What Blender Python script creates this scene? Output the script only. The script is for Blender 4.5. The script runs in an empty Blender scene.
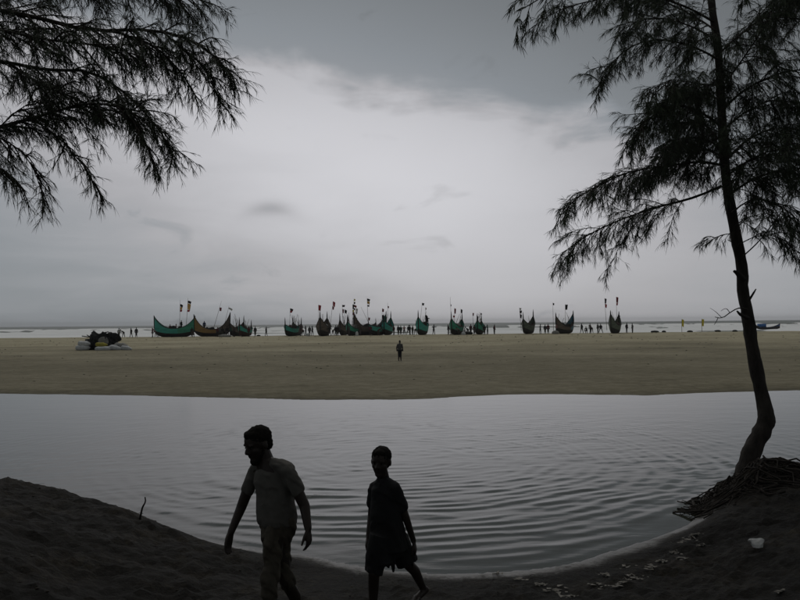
import bpy, bmesh, math, random
import numpy as np
from mathutils import Vector, Matrix

sc = bpy.context.scene
col = sc.collection
R = math.radians

# ------------------------------------------------------------------ camera
F = 778.0                 # focal length in photo pixels (800 wide)
CAM = np.array([0.0, 0.0, 2.65])
PITCH = math.atan(22.9 / F)
ROLL = R(0.51)
_f = np.array([0, math.cos(PITCH), math.sin(PITCH)])
_u0 = np.array([0, -math.sin(PITCH), math.cos(PITCH)])
_r0 = np.array([1.0, 0, 0])
_r = math.cos(ROLL) * _r0 - math.sin(ROLL) * _u0
_u = math.cos(ROLL) * _u0 + math.sin(ROLL) * _r0
cd = bpy.data.cameras.new('camera')
cam = bpy.data.objects.new('camera', cd)
col.objects.link(cam)
cd.sensor_width = 36.0
cd.lens = 36.0 * F / 800.0
cd.clip_start = 0.05
cd.clip_end = 20000
m = Matrix.Identity(4)
for i in range(3):
    m[i][0] = _r[i]; m[i][1] = _u[i]; m[i][2] = -_f[i]; m[i][3] = CAM[i]
cam.matrix_world = m
sc.camera = cam

def ray(px, py):
    return _f * F + _r * (px - 400.0) - _u * (py - 300.0)
def at(px, py, Y):                       # the point seen at a photo pixel, Y metres ahead
    d = ray(px, py)
    return CAM + d * (Y / d[1])
def on_z(px, py, z):                     # the point seen at a photo pixel at height z
    d = ray(px, py)
    return CAM + d * ((z - CAM[2]) / d[2])

# ------------------------------------------------------------------ sky, sun, exposure
SUN_EL, SUN_AZ = 58.0, -6.0              # sun behind the cloud, over the sea
w = bpy.data.worlds.new('World'); sc.world = w; w.use_nodes = True
nt = w.node_tree; nt.nodes.clear()
def N(t, typ, **kw):
    n = t.nodes.new(typ)
    for k, v in kw.items():
        setattr(n, k, v)
    return n
def math_node(t, op, a=None, b=None, c=None, clamp=False):
    n = t.nodes.new('ShaderNodeMath'); n.operation = op; n.use_clamp = clamp
    for i, v in enumerate((a, b, c)):
        if v is None: continue
        if isinstance(v, (int, float)): n.inputs[i].default_value = v
        else: t.links.new(v, n.inputs[i])
    return n.outputs[0]
def ramp(t, fac, stops, interp='LINEAR'):
    n = t.nodes.new('ShaderNodeValToRGB'); cr = n.color_ramp; cr.interpolation = interp
    while len(cr.elements) > 1: cr.elements.remove(cr.elements[-1])
    cr.elements[0].position = stops[0][0]; cr.elements[0].color = (*stops[0][1], 1)
    for p, c in stops[1:]:
        e = cr.elements.new(p); e.color = (*c, 1)
    t.links.new(fac, n.inputs[0])
    return n.outputs[0]
def g3(v): return (v, v, v)

tc = N(nt, 'ShaderNodeTexCoord')
sep = N(nt, 'ShaderNodeSeparateXYZ'); nt.links.new(tc.outputs['Generated'], sep.inputs[0])
dx, dy, dz = sep.outputs
# cloud-layer coordinates: where the view line meets a flat cloud deck
zz = math_node(nt, 'ADD', math_node(nt, 'MAXIMUM', dz, 0.0), 0.16)
cx = math_node(nt, 'DIVIDE', dx, zz); cy = math_node(nt, 'DIVIDE', dy, zz)
comb = N(nt, 'ShaderNodeCombineXYZ'); nt.links.new(cx, comb.inputs[0]); nt.links.new(cy, comb.inputs[1])
def noise(t, vec, scale, detail=4, rough=0.5, dist=0.0):
    n = t.nodes.new('ShaderNodeTexNoise'); n.inputs['Scale'].default_value = scale
    n.inputs['Detail'].default_value = detail; n.inputs['Roughness'].default_value = rough
    n.inputs['Distortion'].default_value = dist
    if vec is not None: t.links.new(vec, n.inputs['Vector'])
    return n.outputs['Fac']
n_big = noise(nt, comb.outputs[0], 0.55, 3, 0.45)
n_mid = noise(nt, comb.outputs[0], 1.7, 5, 0.55, 0.4)
n_fine = noise(nt, tc.outputs['Generated'], 7.0, 4, 0.5, 0.5)
# distance from the thin place in the cloud deck, warped by the noise
wob = math_node(nt, 'MULTIPLY', math_node(nt, 'SUBTRACT', n_mid, 0.5), 0.16)
ax = math_node(nt, 'ADD', math_node(nt, 'SUBTRACT', dx, -0.035), wob)
az = math_node(nt, 'SUBTRACT', dz, 0.185)
# the bright opening leans to the left as it climbs
az2 = math_node(nt, 'ADD', az, math_node(nt, 'MULTIPLY', ax, 0.22))
e2 = math_node(nt, 'ADD', math_node(nt, 'POWER', math_node(nt, 'DIVIDE', math_node(nt, 'ABSOLUTE', ax), 0.39), 2.0),
               math_node(nt, 'POWER', math_node(nt, 'DIVIDE', math_node(nt, 'ABSOLUTE', az2), 0.17), 2.0))
front = math_node(nt, 'GREATER_THAN', dy, 0.0)
bright = math_node(nt, 'MULTIPLY', math_node(nt, 'EXPONENT', math_node(nt, 'MULTIPLY', e2, -0.75)), front)
# dark cloud bank whose lower edge slopes down to the right
edge = math_node(nt, 'ADD', math_node(nt, 'ADD', dz, math_node(nt, 'MULTIPLY', dx, 0.20)),
                 math_node(nt, 'ADD', wob, math_node(nt, 'MULTIPLY', math_node(nt, 'SUBTRACT', n_fine, 0.5), 0.05)))
bank = N(nt, 'ShaderNodeMapRange', interpolation_type='SMOOTHSTEP')
nt.links.new(edge, bank.inputs[0])
bank.inputs[1].default_value = 0.262; bank.inputs[2].default_value = 0.305
bank.inputs[3].default_value = 0.0; bank.inputs[4].default_value = 1.0
lev = math_node(nt, 'ADD', 0.170, math_node(nt, 'MULTIPLY', bright, 0.302))
lev = math_node(nt, 'ADD', lev, math_node(nt, 'MULTIPLY', math_node(nt, 'SUBTRACT', n_big, 0.5), 0.10))
lev = math_node(nt, 'ADD', lev, math_node(nt, 'MULTIPLY', math_node(nt, 'SUBTRACT', n_mid, 0.5), 0.030))
lev = math_node(nt, 'MULTIPLY', lev, math_node(nt, 'SUBTRACT', 1.0, math_node(nt, 'MULTIPLY', bank.outputs[0], 0.40)))
# a few small ragged dark scud clouds
scud = N(nt, 'ShaderNodeMapRange', interpolation_type='SMOOTHSTEP')
mp = N(nt, 'ShaderNodeMapping'); nt.links.new(tc.outputs['Generated'], mp.inputs[0])
mp.inputs['Scale'].default_value = (6.0, 6.0, 13.0); mp.inputs['Location'].default_value = (1.3, 0.2, 0.35)
nt.links.new(noise(nt, mp.outputs[0], 1.6, 4, 0.55, 0.6), scud.inputs[0])
scud.inputs[1].default_value = 0.60; scud.inputs[2].default_value = 0.74
scud.inputs[3].default_value = 0.0; scud.inputs[4].default_value = 0.15
lev = math_node(nt, 'MULTIPLY', lev, math_node(nt, 'SUBTRACT', 1.0, scud.outputs[0]))
# the little lens-shaped cloud low in the bright part
lx = math_node(nt, 'DIVIDE', math_node(nt, 'ADD', math_node(nt, 'SUBTRACT', dx, -0.161), math_node(nt, 'MULTIPLY', math_node(nt, 'SUBTRACT', n_fine, 0.5), 0.03)), 0.026)
lz = math_node(nt, 'DIVIDE', math_node(nt, 'ADD', math_node(nt, 'ADD', math_node(nt, 'SUBTRACT', dz, 0.146), math_node(nt, 'MULTIPLY', math_node(nt, 'POWER', math_node(nt, 'ABSOLUTE', lx), 2.0), 0.004)), math_node(nt, 'MULTIPLY', math_node(nt, 'SUBTRACT', n_fine, 0.5), 0.02)), 0.008)
lens = math_node(nt, 'MULTIPLY', math_node(nt, 'EXPONENT', math_node(nt, 'MULTIPLY', math_node(nt, 'ADD', math_node(nt, 'MULTIPLY', lx, lx), math_node(nt, 'MULTIPLY', lz, lz)), -0.9)), front)
lev = math_node(nt, 'MULTIPLY', lev, math_node(nt, 'SUBTRACT', 1.0, math_node(nt, 'MULTIPLY', lens, 0.30)))
lev = math_node(nt, "MULTIPLY", math_node(nt, "MAXIMUM", lev, 0.07), 1.35)
tint = ramp(nt, lev, [(0.10, (0.93, 1.0, 1.03)), (0.19, (0.935, 1.0, 1.05)), (0.27, (0.93, 1.0, 1.075)), (0.42, (0.995, 0.99, 1.035))])
cloud = N(nt, 'ShaderNodeVectorMath', operation='SCALE'); nt.links.new(tint, cloud.inputs[0]); nt.links.new(lev, cloud.inputs['Scale'])
bg_c = N(nt, 'ShaderNodeBackground'); nt.links.new(cloud.outputs[0], bg_c.inputs['Color']); bg_c.inputs['Strength'].default_value = 1.0
sky = N(nt, 'ShaderNodeTexSky'); sky.sky_type = 'NISHITA'; sky.sun_disc = False
sky.sun_elevation = R(SUN_EL); sky.sun_rotation = R(SUN_AZ)
bg_s = N(nt, 'ShaderNodeBackground'); nt.links.new(sky.outputs[0], bg_s.inputs['Color']); bg_s.inputs['Strength'].default_value = 0.05
mixs = N(nt, 'ShaderNodeMixShader'); mixs.inputs[0].default_value = 0.96
nt.links.new(bg_s.outputs[0], mixs.inputs[1]); nt.links.new(bg_c.outputs[0], mixs.inputs[2])
out = N(nt, 'ShaderNodeOutputWorld'); nt.links.new(mixs.outputs[0], out.inputs[0])

sl = bpy.data.lights.new('sun', 'SUN'); sl.energy = 0.7; sl.angle = R(60); sl.color = (1.0, 0.97, 0.93)
so = bpy.data.objects.new('sun', sl); col.objects.link(so)
sdir = Vector((math.sin(R(SUN_AZ)) * math.cos(R(SUN_EL)), math.cos(R(SUN_AZ)) * math.cos(R(SUN_EL)), math.sin(R(SUN_EL))))
so.rotation_euler = sdir.to_track_quat('Z', 'Y').to_euler()

sc.view_settings.view_transform = 'Standard'; sc.view_settings.look = 'None'
sc.view_settings.exposure = 0.0; sc.view_settings.gamma = 1.0
sc.view_settings.use_curve_mapping = False
sc.cycles.max_bounces = 6; sc.cycles.diffuse_bounces = 3; sc.cycles.glossy_bounces = 3
sc.cycles.transparent_max_bounces = 6
sc.cycles.use_denoising = True

# ------------------------------------------------------------------ helpers
rng = np.random.default_rng(11)
def smooth(a, b, x):
    t = np.clip((x - a) / (b - a), 0, 1); return t * t * (3 - 2 * t)
_perm = np.random.default_rng(5).random((256, 256))
def vnoise(x, y):                        # value noise, 0..1
    x = np.asarray(x, float); y = np.asarray(y, float)
    xi = np.floor(x).astype(int); yi = np.floor(y).astype(int)
    fx = x - xi; fy = y - yi
    fx = fx * fx * (3 - 2 * fx); fy = fy * fy * (3 - 2 * fy)
    a = _perm[xi % 256, yi % 256]; b = _perm[(xi + 1) % 256, yi % 256]
    c = _perm[xi % 256, (yi + 1) % 256]; d = _perm[(xi + 1) % 256, (yi + 1) % 256]
    return (a * (1 - fx) + b * fx) * (1 - fy) + (c * (1 - fx) + d * fx) * fy
def fbm(x, y, o=4, g=0.5):
    s = 0; a = 1; t = 0
    for k in range(o):
        s = s + a * vnoise(x * 2 ** k + 17.3 * k, y * 2 ** k + 9.1 * k); t += a; a *= g
    return s / t

def np_mesh(name, V, quads=None, tris=None, smooth_shade=True):
    V = np.asarray(V, np.float32)
    me = bpy.data.meshes.new(name)
    nq = 0 if quads is None else len(quads); ntr = 0 if tris is None else len(tris)
    me.vertices.add(len(V)); me.vertices.foreach_set('co', V.ravel())
    loops = []; starts = []; totals = []
    if nq: loops.append(np.asarray(quads, np.int32).ravel()); totals.append(np.full(nq, 4, np.int32))
    if ntr: loops.append(np.asarray(tris, np.int32).ravel()); totals.append(np.full(ntr, 3, np.int32))
    L = np.concatenate(loops); T = np.concatenate(totals)
    S = np.concatenate([[0], np.cumsum(T)[:-1]]).astype(np.int32)
    me.loops.add(len(L)); me.loops.foreach_set('vertex_index', L)
    me.polygons.add(len(T)); me.polygons.foreach_set('loop_start', S); me.polygons.foreach_set('loop_total', T)
    me.update(calc_edges=True)
    if smooth_shade: me.polygons.foreach_set('use_smooth', np.ones(len(T), bool))
    return me
def grid_quads(nr, nc):
    i = np.arange(nr * nc).reshape(nr, nc)
    return np.stack([i[:-1, :-1], i[:-1, 1:], i[1:, 1:], i[1:, :-1]], -1).reshape(-1, 4)
def obj(name, me, mat=None, parent=None):
    o = bpy.data.objects.new(name, me); col.objects.link(o)
    if mat is not None and me is not None:
        if len(me.materials) == 0: me.materials.append(mat)
    if parent is not None: o.parent = parent
    return o
def tag(o, label=None, cat=None, group=None, kind=None):
    if label: o['label'] = label
    if cat: o['category'] = cat
    if group: o['group'] = group
    if kind: o['kind'] = kind
    return o
def empty(name, loc=(0, 0, 0), rz=0.0):
    o = bpy.data.objects.new(name, None); col.objects.link(o)
    o.location = loc; o.rotation_euler = (0, 0, rz); o.empty_display_size = 0.2
    return o

class MB:                                # collects tubes, strips and blobs into one mesh
    def __init__(s): s.v = []; s.f = []; s.n = 0
    def add(s, V, Fc):
        s.v.append(np.asarray(V, float)); s.f += [tuple(int(i) + s.n for i in f) for f in Fc]; s.n += len(V)
    def tube(s, P, rad, n=7, caps=True, jit=0.0):
        P = np.asarray(P, float); k = len(P); rad = np.broadcast_to(np.asarray(rad, float), (k,))
        T = np.gradient(P, axis=0); T /= np.linalg.norm(T, axis=1)[:, None] + 1e-9
        ref = np.array([0.31, 0.17, 0.93]) if abs(T[0][2]) < 0.9 else np.array([1.0, 0.1, 0])
        A = np.cross(T, ref); A /= np.linalg.norm(A, axis=1)[:, None] + 1e-9
        B = np.cross(T, A); th = np.arange(n) / n * 2 * math.pi
        rr = rad[:, None] * (1 + jit * (rng.random((k, n)) - 0.5))
        V = P[:, None] + rr[..., None] * (np.cos(th)[None, :, None] * A[:, None] + np.sin(th)[None, :, None] * B[:, None])
        Fc = []
        for i in range(k - 1):
            for j in range(n):
                a = i * n + j; b = i * n + (j + 1) % n
                Fc.append((a, b, b + n, a + n))
        if caps:
            Fc.append(tuple(range(n))[::-1]); Fc.append(tuple((k - 1) * n + j for j in range(n)))
        s.add(V.reshape(-1, 3), Fc)
    def ball(s, c, r, rot=None, n=10, m_=7):
        c = np.asarray(c, float); r = np.broadcast_to(np.asarray(r, float), (3,))
        V = [[0, 0, 1]]
        for i in range(1, m_):
            ph = math.pi * i / m_
            for j in range(n):
                th = 2 * math.pi * j / n
                V.append([math.sin(ph) * math.cos(th), math.sin(ph) * math.sin(th), math.cos(ph)])
        V.append([0, 0, -1]); V = np.array(V) * r
        if rot is not None: V = V @ np.array(rot).T
        Fc = [(0, 1 + j, 1 + (j + 1) % n) for j in range(n)]
        for i in range(m_ - 2):
            for j in range(n):
                a = 1 + i * n + j; b = 1 + i * n + (j + 1) % n
                Fc.append((a, a + n, b + n, b))
        last = len(V) - 1; o_ = 1 + (m_ - 2) * n
        Fc += [(last, o_ + (j + 1) % n, o_ + j) for j in range(n)]
        s.add(V + c, Fc)
    def box(s, c, h, rot=None):
        V = np.array([[x, y, z] for x in (-1, 1) for y in (-1, 1) for z in (-1, 1)], float) * np.asarray(h)
        if rot is not None: V = V @ np.array(rot).T
        s.add(V + np.asarray(c), [(0, 1, 3, 2), (4, 6, 7, 5), (0, 4, 5, 1), (2, 3, 7, 6), (0, 2, 6, 4), (1, 5, 7, 3)])
    def loft(s, secs, n=20):             # secs: (centre xyz, half width, half depth, yaw)
        V = []
        for c, a, b, yaw in secs:
            for j in range(n):
                th = 2 * math.pi * j / n
                x = a * math.cos(th); y = b * math.sin(th)
                V.append([c[0] + x * math.cos(yaw) - y * math.sin(yaw), c[1] + x * math.sin(yaw) + y * math.cos(yaw), c[2]])
        k = len(secs); Fc = []
        for i in range(k - 1):
            for j in range(n):
                a = i * n + j; b = i * n + (j + 1) % n
                Fc.append((a, b, b + n, a + n))
        Fc.append(tuple(range(n))[::-1]); Fc.append(tuple((k - 1) * n + j for j in range(n)))
        s.add(V, Fc)
    def mesh(s, name, smooth_shade=True):
        me = bpy.data.meshes.new(name)
        me.from_pydata(np.concatenate(s.v).tolist(), [], s.f); me.update()
        if smooth_shade: me.polygons.foreach_set('use_smooth', np.ones(len(me.polygons), bool))
        return me
    def build(s, name, mat, parent=None, smooth_shade=True):
        return obj(name, s.mesh(name, smooth_shade), mat, parent)
def rotz(a): return np.array([[math.cos(a), -math.sin(a), 0], [math.sin(a), math.cos(a), 0], [0, 0, 1]])
def organic(mb, name, voxel, it=6, fac=0.5):          # fuse overlapping solids into one continuous skin
    me = mb.mesh(name + '_src'); o = bpy.data.objects.new('tmp', me); col.objects.link(o)
    md = o.modifiers.new('r', 'REMESH'); md.mode = 'VOXEL'; md.voxel_size = voxel; md.use_smooth_shade = True
    ms = o.modifiers.new('s', 'SMOOTH'); ms.iterations = it; ms.factor = fac
    dg = bpy.context.evaluated_depsgraph_get()
    res = bpy.data.meshes.new_from_object(o.evaluated_get(dg)); res.name = name
    bpy.data.objects.remove(o); bpy.data.meshes.remove(me)
    return res
def coords(me):
    a = np.empty(len(me.vertices) * 3, np.float32); me.vertices.foreach_get('co', a); return a.reshape(-1, 3)
def set_coords(me, V):
    me.vertices.foreach_set('co', np.asarray(V, np.float32).ravel()); me.update()
def normals(me):
    a = np.empty(len(me.vertices) * 3, np.float32); me.vertices.foreach_get('normal', a); return a.reshape(-1, 3)

# ------------------------------------------------------------------ materials
def mat(name, c1, c2=None, scale=8.0, rough=0.8, bump=0.0, bscale=None, detail=5, spec=0.3, stretch=(1, 1, 1), coord='Object', dist=0.0):
    m_ = bpy.data.materials.new(name); m_.use_nodes = True; t = m_.node_tree
    b = t.nodes['Principled BSDF']; b.inputs['Roughness'].default_value = rough
    b.inputs['Specular IOR Level'].default_value = spec
    tcn = N(t, 'ShaderNodeTexCoord'); mpn = N(t, 'ShaderNodeMapping'); mpn.inputs['Scale'].default_value = stretch
    t.links.new(tcn.outputs[coord], mpn.inputs[0])
    if c2 is None: c2 = tuple(x * 0.7 for x in c1)
    f = noise(t, mpn.outputs[0], scale, detail, 0.6)
    t.links.new(ramp(t, f, [(0.3, c2), (0.7, c1)]), b.inputs['Base Color'])
    if bump > 0:
        bn = N(t, 'ShaderNodeBump'); bn.inputs['Strength'].default_value = 1.0; bn.inputs['Distance'].default_value = bump
        t.links.new(noise(t, mpn.outputs[0], bscale or scale * 2, 6, 0.65), bn.inputs['Height'])
        t.links.new(bn.outputs[0], b.inputs['Normal'])
    return m_
M = {}
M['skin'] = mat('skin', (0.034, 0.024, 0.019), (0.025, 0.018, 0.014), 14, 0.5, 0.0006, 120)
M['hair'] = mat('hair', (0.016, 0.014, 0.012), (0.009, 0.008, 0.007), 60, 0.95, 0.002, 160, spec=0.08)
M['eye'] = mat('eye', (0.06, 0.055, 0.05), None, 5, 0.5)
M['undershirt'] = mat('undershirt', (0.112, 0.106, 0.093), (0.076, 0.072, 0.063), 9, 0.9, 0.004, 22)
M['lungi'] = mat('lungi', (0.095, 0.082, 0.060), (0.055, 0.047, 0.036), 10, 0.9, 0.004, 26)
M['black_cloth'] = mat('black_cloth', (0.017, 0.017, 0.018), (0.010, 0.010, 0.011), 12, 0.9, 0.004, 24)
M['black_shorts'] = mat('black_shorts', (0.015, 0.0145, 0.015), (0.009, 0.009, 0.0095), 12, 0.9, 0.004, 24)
M['bark'] = mat('bark', (0.060, 0.050, 0.042), (0.020, 0.017, 0.014), 9, 0.9, 0.03, 18, stretch=(1, 1, 0.3))
M['twig'] = mat('twig', (0.045, 0.036, 0.028), (0.022, 0.018, 0.014), 12, 0.9)
M['needle'] = mat('needle', (0.070, 0.092, 0.050), (0.032, 0.045, 0.026), 2.5, 0.7)
M['root'] = mat('root', (0.034, 0.026, 0.020), (0.012, 0.010, 0.008), 12, 0.9, 0.01, 30)
M['scrap'] = mat('scrap', (0.30, 0.28, 0.25), (0.09, 0.085, 0.07), 11, 0.85, 0.006, 30)
M['plastic'] = mat('plastic', (0.62, 0.62, 0.60), (0.42, 0.42, 0.40), 9, 0.5, 0.004, 20)
M['teal'] = mat('teal', (0.07, 0.42, 0.34), (0.035, 0.24, 0.20), 1.6, 0.6, stretch=(0.5, 0.5, 2.5))
M['green'] = mat('green', (0.06, 0.36, 0.23), (0.035, 0.19, 0.13), 1.6, 0.6, stretch=(0.5, 0.5, 2.5))
M['blue'] = mat('blue', (0.06, 0.24, 0.32), (0.035, 0.13, 0.19), 1.6, 0.6, stretch=(0.5, 0.5, 2.5))
M['deep_blue'] = mat('deep_blue', (0.05, 0.16, 0.42), (0.03, 0.11, 0.28), 1.6, 0.6)
M['ochre'] = mat('ochre', (0.34, 0.22, 0.07), (0.17, 0.10, 0.045), 1.6, 0.7, stretch=(0.5, 0.5, 2.5))
M['brown'] = mat('brown', (0.17, 0.135, 0.11), (0.07, 0.055, 0.045), 1.6, 0.75, stretch=(0.5, 0.5, 2.5))
M['drab'] = mat('drab', (0.14, 0.17, 0.125), (0.06, 0.075, 0.056), 1.6, 0.75, stretch=(0.5, 0.5, 2.5))
M['tar'] = mat('tar', (0.026, 0.023, 0.021), (0.013, 0.012, 0.011), 2.0, 0.7)
M['redlead'] = mat('redlead', (0.06, 0.025, 0.022), (0.03, 0.013, 0.012), 2.0, 0.7)
M['deck'] = mat('deck', (0.08, 0.06, 0.045), (0.04, 0.03, 0.02), 4.0, 0.8)
M['bamboo'] = mat('bamboo', (0.14, 0.11, 0.07), (0.07, 0.055, 0.04), 3.0, 0.7)
for nm, c in dict(f_black=(0.014, 0.014, 0.016), f_red=(0.42, 0.035, 0.05), f_orange=(0.75, 0.45, 0.14), f_white=(0.7, 0.7, 0.68),
                  f_yellow=(0.75, 0.62, 0.06), f_maroon=(0.22, 0.03, 0.04), f_green=(0.02, 0.08, 0.05)).items():
    M[nm] = mat(nm, c, None, 6.0, 0.85)
M['net'] = mat('net', (0.022, 0.024, 0.022), (0.008, 0.009, 0.009), 5.0, 0.9, 0.05, 12)
M['sack_white'] = mat('sack_white', (0.56, 0.57, 0.56), (0.38, 0.39, 0.39), 4.0, 0.8, 0.01, 9)
M['sack_grey'] = mat('sack_grey', (0.27, 0.26, 0.23), (0.15, 0.15, 0.14), 4.0, 0.8, 0.02, 9)
M['sack_yellow'] = mat('sack_yellow', (0.36, 0.31, 0.04), (0.22, 0.19, 0.04), 4.0, 0.8, 0.01, 9)

# ground of the near bank: dark damp soil, a paler, smoother wet strip at the waterline
def soil_material():
    m_ = bpy.data.materials.new('soil'); m_.use_nodes = True; t = m_.node_tree; b = t.nodes['Principled BSDF']
    tcn = N(t, 'ShaderNodeTexCoord')
    f1 = noise(t, tcn.outputs['Object'], 1.3, 6, 0.6); f2 = noise(t, tcn.outputs['Object'], 14, 6, 0.7)
    mx = math_node(t, 'ADD', math_node(t, 'MULTIPLY', f1, 0.55), math_node(t, 'MULTIPLY', f2, 0.45))
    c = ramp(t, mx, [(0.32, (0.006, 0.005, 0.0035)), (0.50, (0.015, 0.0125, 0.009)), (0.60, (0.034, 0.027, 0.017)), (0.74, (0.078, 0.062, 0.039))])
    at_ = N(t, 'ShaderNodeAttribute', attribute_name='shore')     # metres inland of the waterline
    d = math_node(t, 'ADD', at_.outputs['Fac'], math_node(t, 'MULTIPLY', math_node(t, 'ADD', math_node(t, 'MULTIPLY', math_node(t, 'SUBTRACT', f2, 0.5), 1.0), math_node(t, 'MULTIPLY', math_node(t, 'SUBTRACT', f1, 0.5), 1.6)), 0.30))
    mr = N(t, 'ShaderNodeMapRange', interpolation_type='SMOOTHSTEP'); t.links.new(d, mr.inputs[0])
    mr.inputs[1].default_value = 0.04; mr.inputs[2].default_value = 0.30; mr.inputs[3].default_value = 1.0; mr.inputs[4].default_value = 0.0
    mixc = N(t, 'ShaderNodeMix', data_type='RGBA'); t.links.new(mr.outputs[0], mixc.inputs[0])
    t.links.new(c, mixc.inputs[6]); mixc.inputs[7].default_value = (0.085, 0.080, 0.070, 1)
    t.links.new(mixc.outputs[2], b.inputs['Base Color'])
    t.links.new(math_node(t, 'SUBTRACT', 0.85, math_node(t, 'MULTIPLY', mr.outputs[0], 0.50)), b.inputs['Roughness'])
    b.inputs['Specular IOR Level'].default_value = 0.3
    bn = N(t, 'ShaderNodeBump'); bn.inputs['Distance'].default_value = 0.10
    t.links.new(math_node(t, 'SUBTRACT', 1.0, math_node(t, 'MULTIPLY', mr.outputs[0], 0.85)), bn.inputs['Strength'])
    t.links.new(noise(t, tcn.outputs['Object'], 22, 8, 0.7), bn.inputs['Height']); t.links.new(bn.outputs[0], b.inputs['Normal'])
    return m_
def sand_material():
    m_ = bpy.data.materials.new('beach_sand'); m_.use_nodes = True; t = m_.node_tree; b = t.nodes['Principled BSDF']
    tcn = N(t, 'ShaderNodeTexCoord')
    mp_ = N(t, 'ShaderNodeMapping'); mp_.inputs['Scale'].default_value = (0.6, 1.0, 1.0); t.links.new(tcn.outputs['Object'], mp_.inputs[0])
    f1 = noise(t, mp_.outputs[0], 0.10, 6, 0.6); f2 = noise(t, mp_.outputs[0], 1.4, 7, 0.7); f3 = noise(t, tcn.outputs['Object'], 2.6, 6, 0.75)
    mx = math_node(t, 'ADD', math_node(t, 'MULTIPLY', f1, 0.34), math_node(t, 'ADD', math_node(t, 'MULTIPLY', f2, 0.28), math_node(t, 'MULTIPLY', f3, 0.38)))
    dry = ramp(t, mx, [(0.36, (0.165, 0.145, 0.090)), (0.5, (0.308, 0.274, 0.180)), (0.64, (0.445, 0.402, 0.290))])
    s = N(t, 'ShaderNodeSeparateXYZ'); t.links.new(tcn.outputs['Object'], s.inputs[0])
    yw = math_node(t, 'ADD', s.outputs[1], math_node(t, 'MULTIPLY', math_node(t, 'SUBTRACT', f1, 0.5), 60.0))
    mr = N(t, 'ShaderNodeMapRange', interpolation_type='SMOOTHSTEP'); t.links.new(yw, mr.inputs[0])
    mr.inputs[1].default_value = 40; mr.inputs[2].default_value = 105; mr.inputs[3].default_value = 0.66; mr.inputs[4].default_value = 1.22
    at_ = N(t, 'ShaderNodeAttribute', attribute_name='shore')
    d = math_node(t, 'ADD', at_.outputs['Fac'], math_node(t, 'MULTIPLY', math_node(t, 'SUBTRACT', f2, 0.5), 1.2))
    wet = N(t, 'ShaderNodeMapRange', interpolation_type='SMOOTHSTEP'); t.links.new(d, wet.inputs[0])
    wet.inputs[1].default_value = 0.0; wet.inputs[2].default_value = 1.5; wet.inputs[3].default_value = 0.62; wet.inputs[4].default_value = 1.0
    vs = N(t, 'ShaderNodeVectorMath', operation='SCALE'); t.links.new(dry, vs.inputs[0])
    t.links.new(math_node(t, 'MULTIPLY', mr.outputs[0], wet.outputs[0]), vs.inputs['Scale'])
    t.links.new(vs.outputs[0], b.inputs['Base Color'])
    b.inputs['Roughness'].default_value = 0.9; b.inputs['Specular IOR Level'].default_value = 0.15
    bn = N(t, 'ShaderNodeBump'); bn.inputs['Distance'].default_value = 0.22
    t.links.new(f2, bn.inputs['Height']); t.links.new(bn.outputs[0], b.inputs['Normal'])
    return m_
def water_material():
    m_ = bpy.data.materials.new('lagoon_water'); m_.use_nodes = True; t = m_.node_tree; b = t.nodes['Principled BSDF']
    b.inputs['Base Color'].default_value = (0.036, 0.039, 0.029, 1); b.inputs['Roughness'].default_value = 0.04
    b.inputs['IOR'].default_value = 1.33; b.inputs['Specular IOR Level'].default_value = 0.27
    tcn = N(t, 'ShaderNodeTexCoord'); mp_ = N(t, 'ShaderNodeMapping'); mp_.inputs['Scale'].default_value = (0.6, 1.6, 1)
    t.links.new(tcn.outputs['Object'], mp_.inputs[0])
    bn = N(t, 'ShaderNodeBump'); bn.inputs['Distance'].default_value = 0.005; bn.inputs['Strength'].default_value = 0.4
    t.links.new(noise(t, mp_.outputs[0], 4.5, 3, 0.5), bn.inputs['Height']); t.links.new(bn.outputs[0], b.inputs['Normal'])
    return m_
def sea_material():
    m_ = bpy.data.materials.new('sea_water'); m_.use_nodes = True; t = m_.node_tree; b = t.nodes['Principled BSDF']
    b.inputs['IOR'].default_value = 1.33; b.inputs['Specular IOR Level'].default_value = 0.22
    at_ = N(t, 'ShaderNodeAttribute', attribute_name='foam')
    tcn = N(t, 'ShaderNodeTexCoord'); mp_ = N(t, 'ShaderNodeMapping'); mp_.inputs['Scale'].default_value = (0.22, 0.5, 1)
    t.links.new(tcn.outputs['Object'], mp_.inputs[0])
    nf = noise(t, mp_.outputs[0], 1.0, 5, 0.65)
    fo = math_node(t, 'ADD', at_.outputs['Fac'], math_node(t, 'MULTIPLY', math_node(t, 'SUBTRACT', nf, 0.5), 0.9))
    mr = N(t, 'ShaderNodeMapRange', interpolation_type='SMOOTHSTEP'); t.links.new(fo, mr.inputs[0])
    mr.inputs[1].default_value = 0.38; mr.inputs[2].default_value = 0.62
    mixc = N(t, 'ShaderNodeMix', data_type='RGBA'); t.links.new(mr.outputs[0], mixc.inputs[0])
    mixc.inputs[6].default_value = (0.105, 0.120, 0.100, 1); mixc.inputs[7].default_value = (0.90, 0.90, 0.88, 1)
    t.links.new(mixc.outputs[2], b.inputs['Base Color'])
    t.links.new(math_node(t, 'ADD', 0.45, math_node(t, 'MULTIPLY', mr.outputs[0], 0.5)), b.inputs['Roughness'])
    bn = N(t, 'ShaderNodeBump'); bn.inputs['Distance'].default_value = 0.12
    t.links.new(nf, bn.inputs['Height']); t.links.new(bn.outputs[0], b.inputs['Normal'])
    return m_
M['soil'] = soil_material(); M['sand'] = sand_material(); M['water'] = water_material(); M['sea'] = sea_material()

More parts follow.
